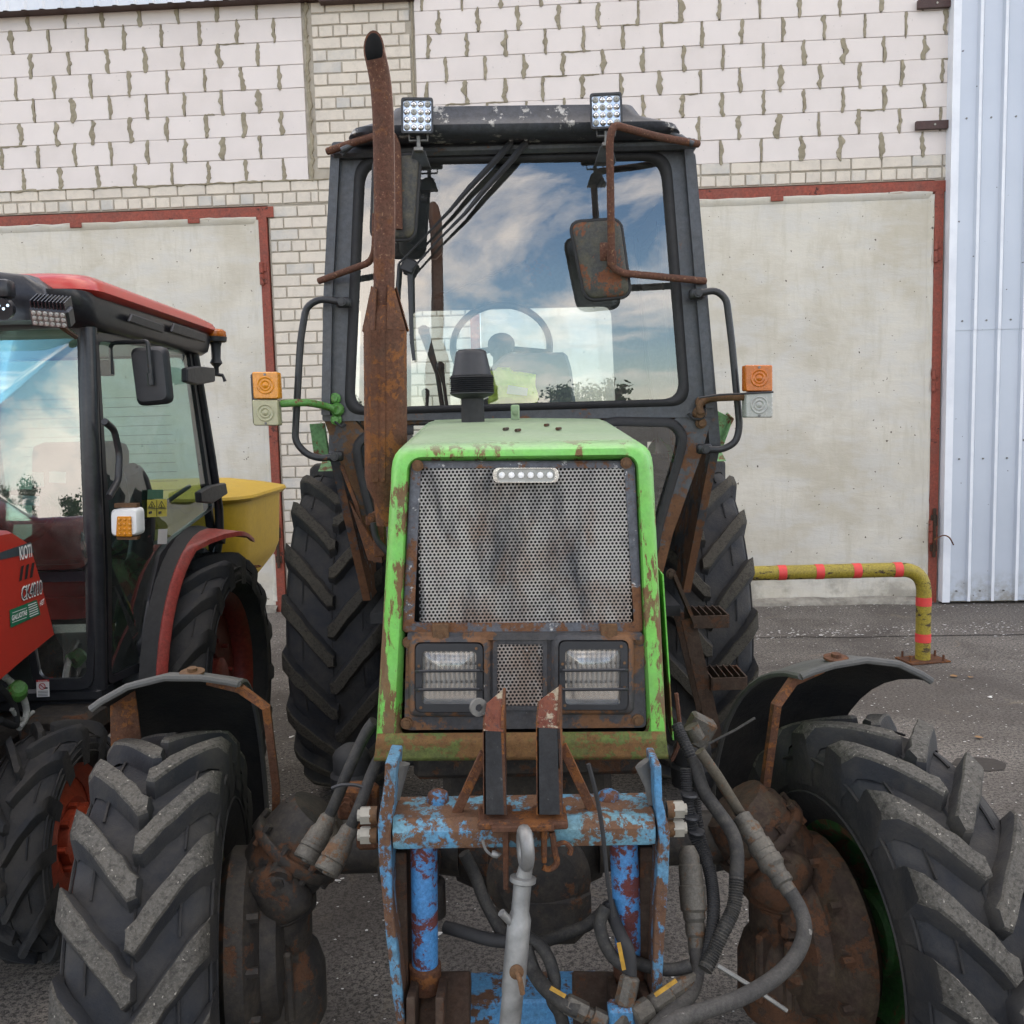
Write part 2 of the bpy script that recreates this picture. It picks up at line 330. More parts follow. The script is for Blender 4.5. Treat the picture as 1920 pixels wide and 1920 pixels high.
worn('red_paint', (.42, .034, .022), (.37, .03, .02), 0, 3, .28, grain=.12, dirt=.08, bump=.03, spec=.5, dirtc=(.2, .05, .04))
worn('red_fender', (.42, .07, .055), (.36, .055, .045), .08, 6, .45, dirt=.35, dirtc=(.2, .13, .11))
worn('red_rim', (.30, .035, .022), (.22, .03, .02), .12, 5, .45, dirt=.3)
worn('orange_rim', (.42, .055, .018), (.34, .045, .017), .1, 6, .45, dirt=.35)
worn('yellow_hopper', (.50, .32, .016), (.44, .28, .015), .04, 4, .5, grain=.25, dirt=.2, dirtc=(.3, .2, .04))
worn('black_cab', (.016, .017, .021), (.022, .023, .028), 0, 8, .3, grain=.5, dirt=.3, dirtc=(.07, .07, .07), bump=.05)
worn('purlin_brown', (.075, .03, .024), (.06, .025, .02), 0, 8, .5, dirt=.2)
# tyre rubber: clean flanks, dusty worn tops
def rubber(name, c, d, amt, sc, sp=None, grit=0):
    t = NT(name); t.co(True); b = t.mix(t.ramp(t.noise(sc*.4, 6, .65), .35, .68), c, tuple(x*1.7 for x in c))
    b = t.mix(t.math('MULTIPLY', t.ramp(t.noise(sc, 9, .7), .40, .66), amt), b, d)
    h = t.noise(sc*8, 6, .7)
    if grit:
        g = t.noise(170, 5, .75); b = t.mix(t.math('MULTIPLY', t.ramp(g, .46, .60), .8), b, tuple(x*grit for x in c)); b = t.mix(t.math('MULTIPLY', t.ramp(t.noise(90, 5, .7), .50, .62), .7), b, tuple(x*.45 for x in c)); h = t.math('ADD', h, g)
    if sp: b = t.mix(t.ramp(t.noise(110, 2, .5), .69, .73), b, sp)
    MATS[name] = t.bsdf(b, .82, 0, h, .7, .005, .3)
rubber('tyre_side', (.013, .0135, .015), (.047, .042, .036), .7, 7)
rubber('tyre_base', (.0155, .0168, .0198), (.056, .051, .044), .75, 6)
rubber('tyre_lug', (.053, .050, .044), (.086, .078, .065), .8, 9, (.30, .28, .24), 2.2)
rubber('tyre_lug_rear', (.034, .031, .025), (.060, .052, .038), .8, 9, None, 1.8)
rubber('fender_rubber', (.009, .0095, .0105), (.032, .030, .026), .7, 7)
rubber('fender_edge', (.06, .06, .058), (.11, .107, .10), .7, 6)
# ---------------------------------------------------------------- ground
t = NT('asphalt')
c = t.mix(t.ramp(t.noise(.7, 6, .6), .35, .68), (.145, .130, .115), (.225, .203, .178))
c = t.mix(t.ramp(t.noise(60, 5, .75), .47, .58), c, (.05, .046, .042)); c = t.mix(t.ramp(t.noise(140, 3, .6), .56, .62), c, (.03, .028, .026))
c = t.mix(t.ramp(t.noise(75, 4, .7), .62, .68), c, (.23, .21, .185)); c = t.mix(t.ramp(t.noise(30, 3, .6), .72, .75), c, (.30, .275, .245)); c = t.mix(t.math('MULTIPLY', t.ramp(t.noise(.55, 7, .65, .8), .47, .60), .6), c, (.055, .047, .041))
c = t.mix(t.math('MULTIPLY', t.ramp(t.noise(1.9, 8, .7, .6), .55, .70), .65), c, (.045, .038, .032))
c = t.mix(t.math('MULTIPLY', t.ramp(t.noise(3.5, 8, .7, 1), .60, .70), .5), c, (.20, .165, .12))
t.bsdf(c, .88, 0, t.noise(150, 6, .7), .7, .006, .3); A = t.mat
g = MB(); g.add([(-150, -250, 0), (150, -250, 0), (150, 60, 0), (-150, 60, 0)], [(0, 1, 2, 3)])
go = obj('asphalt_ground', g, A, sm=0); go['kind'] = 'structure'
st = G(1838, 1434); simple('stain_dark', (.035, .028, .022), .8, sc=30)
s_ = MB(); q = [(st.x+math.cos(a)*.125*(1+.2*mnoise.noise(Vector((math.cos(a)*2, math.sin(a)*2, 1)))), st.y+math.sin(a)*.095*(1+.25*mnoise.noise(Vector((math.cos(a)*2, math.sin(a)*2, 5)))), .004) for a in [i*math.pi/14 for i in range(28)]]
s_.add(q, [tuple(range(28))]); so_ = obj('asphalt_patch', s_, MATS['stain_dark'], sm=0); so_['kind'] = 'structure'
# crack in the asphalt running along the gate
ck = MB(); pr = None
for i in range(41):
    x = 1.6+i*.062; y = 7.35-.0557*x+.05*mnoise.noise(Vector((x*2.1, 3, 0))); w = .008+.014*abs(mnoise.noise(Vector((x*7, 9, 0))))
    a, b = (x, y-w, .004), (x, y+w, .004)
    if pr: ck.add([pr[0], a, b, pr[1]], [(0, 1, 2, 3)])
    pr = (a, b)
cko = obj('asphalt_crack', ck, MATS['stain_dark'], sm=0); cko['kind'] = 'structure'
# ---------------------------------------------------------------- garage wall
WO = Vector((-2.2, 8.78, 0)); WU = Vector((5.2, -.29, 0)).normalized(); WN = Vector((WU.y, -WU.x, 0))
def WP(s, z, off=0): return WO+WU*s+WN*off+Vector((0, 0, z))
WR = Matrix((WU, -WN, Vector((0, 0, 1)))).transposed().to_4x4()   # local x along wall, -y towards the yard, z up
wall = thing('garage_building', WP(1.2, 0, -.2), 'long garage wall of white blocks and cream bricks behind both tractors', 'building')
def wl(s, z, off=0): return Matrix.Translation(WP(s, z, off)-WP(1.2, 0, -.2))@WR
t = NT('block_white'); t.co(True)
c = t.mix(t.ramp(t.noise(3, 6), .3, .7), (.67, .61, .57), (.60, .545, .505)); oi = t.n('ShaderNodeObjectInfo')
c = t.mix(t.math('MULTIPLY', oi.outputs['Random'], .55), c, (.70, .645, .605)); c = t.mix(t.ramp(t.noise(26, 4), .70, .74), c, (.42, .39, .36))
t.bsdf(c, .85, 0, t.noise(60, 6, .7), .4, .004, .2); M_BLOCK = t.mat
t = NT('brick_cream'); t.co(True); oi = t.n('ShaderNodeObjectInfo')
c = t.mix(oi.outputs['Random'], (.60, .54, .455), (.50, .455, .39)); c = t.mix(t.math('MULTIPLY', t.math('GREATER_THAN', oi.outputs['Random'], .86), .7), c, (.44, .435, .41)); c = t.mix(t.ramp(t.noise(5, 6), .35, .7), c, (.64, .575, .48))
c = t.mix(t.math('MULTIPLY', t.ramp(t.noise(13, 8, .75), .5, .72), .55), c, (.40, .36, .30)); t.bsdf(c, .85, 0, t.noise(40, 8, .75), .6, .006, .2); M_BRICK = t.mat
t = NT('mortar_olive'); c = t.mix(t.ramp(t.noise(9, 7, .7), .35, .65), (.235, .205, .145), (.32, .285, .205)); t.bsdf(c, .9, 0, t.noise(50, 7, .75), .8, .008, .15); M_MORT = t.mat
t = NT('mortar_grey'); c = t.mix(t.ramp(t.noise(9, 7, .7), .35, .65), (.34, .30, .24), (.42, .38, .31)); t.bsdf(c, .9, 0, t.noise(50, 7, .75), .8, .008, .15); M_MORTG = t.mat
bk = MB()
def wslab(mb, s0, s1, z0, z1, o0, o1, m=0):
    q = [WP(s0, z0, o1), WP(s1, z0, o1), WP(s1, z1, o1), WP(s0, z1, o1)]; mb.prism(q, WN*(o0-o1), m=m)
wslab(bk, -4.6, 9.5, 3.73, 7.2, -.35, -.012); wslab(bk, .06, 1.93, -.05, 3.727, -.35, -.012); wslab(bk, 5.96, 9.5, -.05, 3.727, -.35, -.0125)
obj('mortar_backing', bk, M_MORTG, wall, sm=0)
def piece(w, h, d, j, b, seed):
    r = random.Random(seed); B = bmesh.new(); bmesh.ops.create_cube(B, size=1)
    for v in B.verts: v.co = Vector((v.co.x*w+r.uniform(-j, j), v.co.y*d, v.co.z*h+r.uniform(-j, j)))
    bmesh.ops.bevel(B, geom=B.edges[:], offset=b, segments=1, affect='EDGES'); m = MB(); m.bm(B); B.free(); return m
def protos(nm, w, h, j, b, mat, k):
    out = []
    for i in range(k):
        o = obj(nm, piece(w, h, .06, j, b, i*7+int(w*1000)), mat, sm=0); out.append(o.data); bpy.data.objects.remove(o)
    return out
BL = protos('block', .338, .1965, .0012, .004, M_BLOCK, 4)
BS = protos('brick', .248, .089, .003, .005, M_BRICK, 6)
BH = protos('brick', .118, .089, .003, .005, M_BRICK, 4)
def lay(mesh, name, s, z, off, sx=1):
    o = bpy.data.objects.new(name, mesh); COL.objects.link(o); o.parent = wall
    o.matrix_local = wl(s, z, off-.03)@Matrix.Rotation(R_.uniform(-.006, .006), 4, 'Y')@Matrix.Diagonal((sx, 1, 1, 1)); return o
sm_ = MB()                                        # squeezed-out mortar on the block joints
def smear(s, z0, z1, w, horiz=False):
    n = 12; L = []
    sd = R_.uniform(0, 99)
    for i in range(n):
        k = i/(n-1); e = 1-.55*(abs(k-.5)*2)**6
        dr = w*.55*mnoise.noise(Vector((sd*1.3+7.7, k*2.2, 3.3))); a = w*e*(.5+.8*mnoise.noise(Vector((sd, k*4.7, .37))))+dr; b = w*e*(.5+.8*mnoise.noise(Vector((sd*1.71+13.3, k*5.3, 2.61))))-dr
        a = max(a, .004); b = max(b, .004); zz = z0+(z1-z0)*k; h = .004+.004*R_.random()
        mk = (lambda u, o: WP(zz, s+u, o)) if horiz else (lambda u, o: WP(s+u, zz, o))
        L.append([mk(-a, -.012), mk(-a*.8, h), mk(R_.uniform(-.3, .3)*w, h+.004), mk(b*.8, h), mk(b, -.012)])
    sm_.loft(L, closed=False, cap=False)
def blocks(s0, s1, z0, rows, ph):
    P_ = .3445
    for k in range(rows):
        z = z0+.2*k; off = (k % 2)*P_*.5+ph+R_.uniform(-.02, .02); s = s1-off
        edges = [s1]
        while s > s0+.06: edges.append(s); s -= P_*R_.choice((1, 1, 1, 1, 1.03, .97))
        edges.append(s0)
        for a, b in zip(edges, edges[1:]):
            w = a-b-.016
            if w < .03: continue
            lay(R_.choice(BL), 'block', (a+b)/2, z+.1, R_.uniform(-.002, .002), w/.338)
            if b > s0: smear(b, z+R_.uniform(-.02, .01), z+.2+R_.uniform(-.01, .012), R_.uniform(.026, .050))
            if R_.random() < .16: smear(z+.2, b, b+R_.uniform(.08, .25), .013, True)
blocks(-4.5, .455, 3.935, 9, .24)
blocks(1.445, 6.3, 3.935, 9, .12)
for zz in range(9): smear(.485, 3.92+.2*zz, 4.14+.2*zz, .034); smear(1.43, 3.92+.2*zz, 4.14+.2*zz, .013)
for s in [x*.3 for x in range(-15, 2)]:
    if R_.random() < .75: smear(3.937, s, s+.33, .018, True)
    if R_.random() < .2: smear(3.937, s+6, s+6.3, .014, True)
obj('mortar_smears', sm_, M_MORT, wall, sm=0, kind='stuff')
bricks = []                                       # (s, z, length scale, header?)
for k in range(58):
    z = .03+.1025*k
    if z < 3.63: a, b = (.07, 1.925)
    else: a, b = (.53, 1.412)
    if 3.63 < z < 3.93: continue
    hd = k % 6 == 2; L = .13 if hd else .26
    s = a-(0 if k % 2 else L*.5)
    while s < b:
        x0, x1 = max(s, a)+.006, min(s+L, b)-.006
        if x1-x0 > .03: bricks.append(((x0+x1)/2, z+.05, (x1-x0), hd))
        s += L
for (a, b) in ((-4.5, .53), (1.3, 6.1)):
    for zz, L in ((3.735, .13), (3.84, .26)):
        s = a+R_.uniform(0, .1)
        while s < b:
            x1 = min(s+L, b)-.006
            if x1-s > .04: bricks.append(((s+.006+x1)/2, zz+.05, x1-s-.006, L < .2))
            s += L
for (a, b) in ((.53, 1.3),):
    for i, zz in enumerate((3.735, 3.84)):
        s = a-(.13 if i else 0)
        while s < b:
            x0 = max(s, a)+.006; x1 = min(s+.26, b)-.006; bricks.append(((x0+x1)/2, zz+.05, x1-x0, False)); s += .26
for k in range(36):                               # slim strip of bricks between the gate post and the cladding
    z = .03+.1025*k; bricks.append((6.075, z+.05, .055, True))
def hidden(b): return (b[0] > .62 and b[1] < 2.75) or b[0] < -2.6 or (b[0] > .75 and b[0] < 3.8 and b[1] < 3.95 and b[1] > 3.7) or b[1] > 5.5
vis = [b for b in bricks if not hidden(b)]; rest = [b for b in bricks if hidden(b)]
vis.sort(key=lambda b: -b[2]); rest += vis[298:]; vis = vis[:298]
for b in vis: lay(R_.choice(BH if b[3] else BS), 'brick', b[0], b[1], R_.uniform(-.003, .003), b[2]/(.118 if b[3] else .248))
rb = MB()
for b in rest: rb.box(WP(b[0], b[1], -.03), (b[2], .06, .089), WR.to_3x3(), .005)
obj('brickwork', rb, M_BRICK, wall, sm=0, kind='stuff')
# corrugated fascia above the left bay
t = NT('fascia_metal'); c = t.mix(t.ramp(t.noise(2, 5), .3, .7), (.60, .61, .62), (.5, .52, .54)); t.bsdf(c, .4, .3, t.noise(30, 3), .05, .002); M_FAS = t.mat
def corr(mb, s0, s1, z0, z1, off, pitch, depth, tops, base, zj=None):
    """trapezoid-ribbed sheet: flat, flank, rib top, flank"""
    pr = []; s = s0
    while s < s1:
        pr += [(s, 0), (s+base, 0), (s+base+depth*.6, depth), (s+base+depth*.6+tops, depth)]; s += pitch
    pr = [q for q in pr if q[0] <= s1]
    L1 = [WP(a, z0, off+d) for a, d in pr]; L2 = [WP(a, z1, off+d) for a, d in pr]
    L3 = [WP(a, z1, off+d-.004) for a, d in pr]; L4 = [WP(a, z0, off+d-.004) for a, d in pr]
    mb.loft([L4, L1, L2, L3], closed=False, cap=False)
fm = MB(); corr(fm, -4.6, .62, 5.45, 7.2, .14, .165, .018, .03, .105); obj('fascia_sheet', fm, M_FAS, wall, sm=0)
fd = MB(); wslab(fd, -4.6, 1.45, 5.455, 5.50, -.01, .125); obj('eave_soffit', fd, MATS['purlin_brown'], wall, sm=0)
fd = MB(); wslab(fd, .63, 1.46, 5.42, 5.6, .005, .10); obj('eave_board', fd, MATS['purlin_brown'], wall, sm=0)
# ---------------------------------------------------------------- gates
t = NT('render_panel'); c = t.mix(t.ramp(t.noise(1.3, 7, .62, .3), .40, .58), (.475, .435, .35), (.575, .54, .46))
c = t.mix(t.math('MULTIPLY', t.ramp(t.noise(2.6, 6, .6, .2, (1, 1, 2.4)), .46, .60), .55), c, (.53, .515, .475))
c = t.mix(t.math('MULTIPLY', t.ramp(t.noise(5, 8, .7, .2, (3.5, 3.5, .6)), .50, .66), .35), c, (.42, .385, .29))
c = t.mix(t.math('MULTIPLY', t.zmap(.0, .5), t.ramp(t.noise(3, 7, .7), .45, .6)), c, (.27, .25, .21))
c = t.mix(t.ramp(t.noise(28, 2, .5), .735, .745), c, (.12, .10, .08))
t.bsdf(c, .8, 0, t.math('ADD', t.noise(3.2, 7, .65, .3, (1, 1, 3)), t.math('MULTIPLY', t.noise(40, 6, .7), .15)), .35, .02, .25); M_REN = t.mat
t = NT('crumbled_concrete'); c = t.mix(t.ramp(t.noise(8, 8, .7), .35, .65), (.34, .32, .27), (.17, .155, .13)); t.bsdf(c, .9, 0, t.noise(22, 8, .75), .9, .02, .2); M_CON = t.mat
def gate(s0, s1, zt, left, right, label):
    th = thing('garage_gate', WP((s0+s1)/2, 0, -.05), label, 'gate')
    m = MB(); L = []
    # rendered leaf as a sheet with a slightly ragged edge towards the frame
    wslab(m, s0+.05, s1-.02, .055, zt-.015, -.09, -.012); obj('render_panel', m, M_REN, th, sm=0)
    m = MB(); wslab(m, s0 if left else s0-.2, s1+.115 if right else s1+.14, zt, zt+.095, -.08, .012); obj('frame_header', m, MATS['red_oxide'], th, sm=0)
    m = MB(); wslab(m, s1, s1+.075, 0, zt-.002, -.08, .018); wslab(m, s1-.018, s1-.001, 0, zt-.003, -.08, .008); obj('frame_post', m, MATS['red_oxide'], th, sm=0)
    if left: m = MB(); wslab(m, s0-.04, s0+.04, 0, zt-.002, -.08, .018); obj('frame_post', m, MATS['red_oxide'], th, sm=0)
    m = MB(); n = 40; L = []
    for i in range(n+1):
        s = s0+(s1-s0)*i/n; h = .05+.035*mnoise.noise(Vector((s*3, 1, 0))); d = .05+.05*mnoise.noise(Vector((s*2.3, 7, 0)))
        L.append([WP(s, -.02, d+.03), WP(s, h*.6, d+.02), WP(s, h+.01, d*.4), WP(s, h+.012, -.05)])
    m.loft(L, closed=False, cap=False); obj('threshold', m, M_CON, th, sm=50)
    for z in (3.02, 1.9, .55):
        o = MB()
        for dz in (0, .105):
            o.cyl(WP(s1+.01, z+dz, .030), WP(s1+.01, z+dz+.095, .030), .019, n=12); o.box(WP(s1+.03, z+dz+.05, .020), (.05, .014, .07), WR.to_3x3(), .002)
        if z > .9 and z < 2.5 and not left: continue
        obj('hinge', o, MATS['red_oxide'], th)
    o = MB(); o.cyl(WP(s1+.038, .42, .04), WP(s1+.038, .86, .04), .014, n=10); o.box(WP(s1+.038, .75, .028), (.055, .02, .10), WR.to_3x3(), .003); o.box(WP(s1+.038, .5, .028), (.055, .02, .06), WR.to_3x3(), .003)
    obj('bolt', o, MATS['rust_dark'], th)
    # weld plates and lumps on the header
    o = MB()
    for s in ([-1.72, -.62] if not left else [4.6]): o = MB(); o.box(WP(s, zt-.005, .016), (.11, .012, .05), WR.to_3x3(), .004); obj('weld_plate', o, MATS['red_oxide'], th)
    # ragged render edge towards the frame
    e = MB(); L = []
    for i in range(60):
        z = .1+(zt-.12)*i/59; w = .012+.012*mnoise.noise(Vector((z*9, 3, s1)))
        L.append([WP(s1-.05, z, -.011), WP(s1-.03, z, .003), WP(s1-.018+w*.4, z, .010), WP(s1-.012+w, z, .0095), WP(s1-.006+w, z, -.011)])
    e.loft(L, closed=False, cap=False)
    L = []
    for i in range(60):
        s = s0+.05+(s1-s0-.07)*i/59; w = .010+.014*mnoise.noise(Vector((s*7, 9, 0)))
        L.append([WP(s, zt-.05, -.011), WP(s, zt-.03, .003), WP(s, zt-.014+w*.4, .010), WP(s, zt-.004+w, .0135), WP(s, zt+w, .0125)])
    e.loft(L, closed=False, cap=False)
    obj('render_edge', e, M_REN, th, sm=50)
    return th
gate(-4.4, -.025, 3.62, False, False, 'pale rendered garage gate with red steel frame behind the red tractor')
gr = gate(1.91, 5.955, 3.622, True, True, 'pale rendered garage gate with red steel frame beside blue metal cladding')
o = MB(); o.tube(PL([(1752, 1012), (1768, 1004), (1780, 1008), (1788, 1022)], 8.25), .006, 6, smooth=4); obj('hook', o, MATS['rust_heavy'], gr)
# ---------------------------------------------------------------- corrugated cladding on the right
t = NT('cladding_blue'); c = t.mix(t.ramp(t.noise(1.4, 6), .35, .7), (.475, .51, .565), (.43, .465, .52)); c = t.mix(t.math('MULTIPLY', t.zmap(.0, .32), t.ramp(t.noise(9, 8, .7), .42, .60)), c, (.25, .23, .19))
c = t.mix(t.ramp(t.noise(17, 2, .5), .745, .755), c, (.12, .11, .12)); t.bsdf(c, .42, .15, t.noise(1.6, 3), .12, .03, .5); M_CLAD = t.mat
t = NT('trim_white'); t.bsdf(t.mix(t.ramp(t.noise(5, 6), .4, .7), (.70, .72, .75), (.6, .62, .66)), .4); M_TRIM = t.mat
cl = thing('metal_cladding', WP(7.2, 0, .1), 'pale blue ribbed metal cladding with white corner trim beside the right gate', 'cladding')
m = MB(); corr(m, 6.10, 9.4, .03, 2.44, .10, .205, .026, .022, .145); obj('sheet', m, M_CLAD, cl, sm=0)
m = MB(); corr(m, 6.10, 9.4, 2.42, 7.2, .106, .205, .026, .022, .145); obj('sheet', m, M_CLAD, cl, sm=0)
for i in range(16):
    if i % 1 == 0:
        o = MB(); s = 6.10+.205*i+.145+.0156+.011
        for z0, z1, of in ((.03, 2.418, .1265), (2.42, 7.2, .1325)): wslab(o, s-.0125, s+.0125, z0, z1, of, of+.002)
        obj('rib_cap', o, M_TRIM, cl, sm=0)
m = MB(); wslab(m, 6.045, 6.11, .02, 7.2, -.01, .116); obj('corner_trim', m, M_TRIM, cl, sm=0)
m = MB()
for z in (.12, 1.3, 2.5, 4.2, 5.2):
    for i in range(12): m.cyl(WP(6.17+.205*i, z, .10), WP(6.17+.205*i, z, .114), .008, n=6)
obj('screws', m, MATS['dull_steel'], cl, kind='stuff')
for z in (5.175, 4.178):
    m = MB(); wslab(m, 5.775, 6.044, z-.034, z+.034, .0105, .05); m.cyl(WP(5.93, z, .05), WP(5.93, z, .056), .009, n=8, m=1); obj('purlin', m, [MATS['purlin_brown'], MATS['white_nut']], cl, sm=0)
# ---------------------------------------------------------------- yellow guard rail
br = G(1737, 1243); BY = br.y+.06; th = thing('guard_rail', (br.x, BY, 0), 'yellow bent pipe guard rail with red tape bands, in front of right gate', 'guard rail')
zr = P(1650, 1069, BY).z; X = br.x; r = .05
path = fillet([(X, BY, .01), (X, BY, zr), (.55, BY, zr)], .17, 8)
m = MB(); m.tube(path, r, 20); m.tube([(.55, BY, zr), (.50, BY, zr), (.45, BY, zr-.08), (.45, BY, .01)], r, 20, smooth=5); obj('pipe', m, MATS['yellow_pipe'], th)
t = NT('tape_red'); t.bsdf(t.mix(t.ramp(t.noise(40, 5), .5, .7), (.62, .045, .04), (.5, .05, .03)), .5); TR_ = t.mat
def band(p0, p1):
    o = MB(); o.tube([p0, p0+(p1-p0)*.5, p1], r+.0025, 20); obj('tape_band', o, TR_, th)
for x in (1465, 1535, 1605, 1682): q = P(x, 1068, BY); band(Vector((q.x-.028, BY, zr)), Vector((q.x+.028, BY, zr)))
for y in (1127, 1195): z = P(1735, y, BY).z; band(Vector((X, BY, z-.03)), Vector((X, BY, z+.03)))
m = MB(); m.box((X, BY, .008), (.30, .20, .012), Matrix.Rotation(.18, 3, 'Z'), .002)
for a in (-1, 1):
    for b in (-1, 1): m.cyl((X+a*.115, BY+b*.065, .01), (X+a*.115, BY+b*.065, .055), .008, n=8)
obj('base_plate', m, MATS['rust_heavy'], th)
# ---------------------------------------------------------------- litter
simple('litter_white', (.70, .69, .66), .7, var=.3); simple('leaf_tan', (.26, .14, .05), .7)
lt = MB()
def scrap(mb, x, y, s, z=.004):
    a = R_.uniform(0, 6.28); n = 5
    mb.add([(x+math.cos(a+i*1.256)*s*R_.uniform(.4, 1), y+math.sin(a+i*1.256)*s*R_.uniform(.4, 1)*.7, z+R_.uniform(.001, s*.25)) for i in range(n)], [(0, 1, 2, 3, 4)])
for i in range(5200):
    k = R_.random()
    if k < .08: x, y = R_.uniform(1.4, 4.5), 7.35+R_.gauss(0, .10)
    elif k < .16: x, y = R_.uniform(-2.4, 4.6), 8.3+R_.gauss(0, .15)
    else: x, y = R_.uniform(-2.2, 4.6), R_.uniform(1.4, 8.2)
    scrap(lt, x, y, R_.uniform(.004, .016) if k < .16 else R_.uniform(.0025, .009)*(1.5 if R_.random() < .08 else 1))
obj('litter_flecks', lt, MATS['litter_white'], sm=0, kind='stuff')
lo = [o for o in COL.objects if o.name == 'litter_flecks'][0]; tag(lo, 'tiny white flecks of litter strewn over the asphalt', 'litter')
for px, py, s in ((635, 1655, .03), (590, 1700, .02), (566, 1822, .028), (545, 1385, .03), (1335, 1190, .0), (820, 1757, .025), (1540, 1193, .04), (1495, 1192, .03), (1700, 1210, .03), (1855, 1310, .035), (1875, 1590, .04), (1480, 1190, .03)):
    if s:
        q = G(px, py); m = MB(); scrap(m, 0, 0, s*.8, .002); scrap(m, s*.4, s*.3, s*.5, .006); o = obj('paper_scrap', m, MATS['litter_white'], sm=0); o.location = (q.x, q.y, .004)
        tag(o, 'small torn scrap of white paper lying on the asphalt', 'paper', 'paper scraps on the ground')
for px, py in ((1787, 1270), (1820, 1272), (1835, 1385)):
    q = G(px, py); m = MB(); scrap(m, 0, 0, .035, .003); o = obj('fallen_leaf', m, MATS['leaf_tan'], sm=0); o.location = (q.x, q.y, .004)
    tag(o, 'dry brown leaf lying on the asphalt near the guard rail', 'leaf', 'leaves on the asphalt')
# ---------------------------------------------------------------- trees across the yard, behind the viewer: seen mirrored in the windshields
t = NT('leaf_green'); oi = t.n('ShaderNodeObjectInfo'); t.bsdf(t.mix(t.noise(1.3, 4), (.03, .06, .018), (.075, .11, .03)), .6); M_LEAF = t.mat
simple('bark', (.09, .065, .045), .85)
def tree(x, y, h, wdt, seed, label):
    r = random.Random(seed); th = thing('tree', (x, y, 0), label, 'tree', 'trees mirrored in the glass'); m = MB()
    m.tube([(x, y, 0), (x+.1, y, h*.3), (x, y+.1, h*.6), (x+.05, y, h*.9)], [.22, .17, .10, .03], 8, smooth=3)
    for i in range(7):
        a = r.uniform(0, 6.28); z = h*r.uniform(.25, .6); m.tube([(x, y, z), (x+math.cos(a)*wdt*.4, y+math.sin(a)*wdt*.4, z+h*.16), (x+math.cos(a)*wdt*.75, y+math.sin(a)*wdt*.75, z+h*.22)], [.08, .05, .015], 6)
    obj('trunk', m, MATS['bark'], th); c = MB(); cl_ = [(r.gauss(0, wdt*.38), r.gauss(0, wdt*.38), h*r.uniform(.3, .93), wdt*r.uniform(.25, .5)) for _ in range(18)]
    for i in range(1500):
        a, b, z, s = r.choice(cl_); p = Vector((x+a+r.gauss(0, s*.5), y+b+r.gauss(0, s*.5), z+r.gauss(0, s*.4)))
        u = Vector((r.uniform(-1, 1), r.uniform(-1, 1), r.uniform(-1, 1))).normalized()*r.uniform(.12, .26); w = u.orthogonal().normalized()*r.uniform(.08, .16)
        c.add([p-u, p+w, p+u, p-w], [(0, 1, 2, 3)])
    obj('crown', c, M_LEAF, th, sm=0)
for i in range(9):
    tree((-38, -30, -22, -14, 5.8, 9.8, 18, 27, 36)[i]+R_.uniform(-.6, .6), -78+R_.uniform(-6, 6), R_.uniform(4.2, 6.4), R_.uniform(1.9, 2.8), 50+i, 'leafy green tree across the yard, mirrored in the tractor glass')
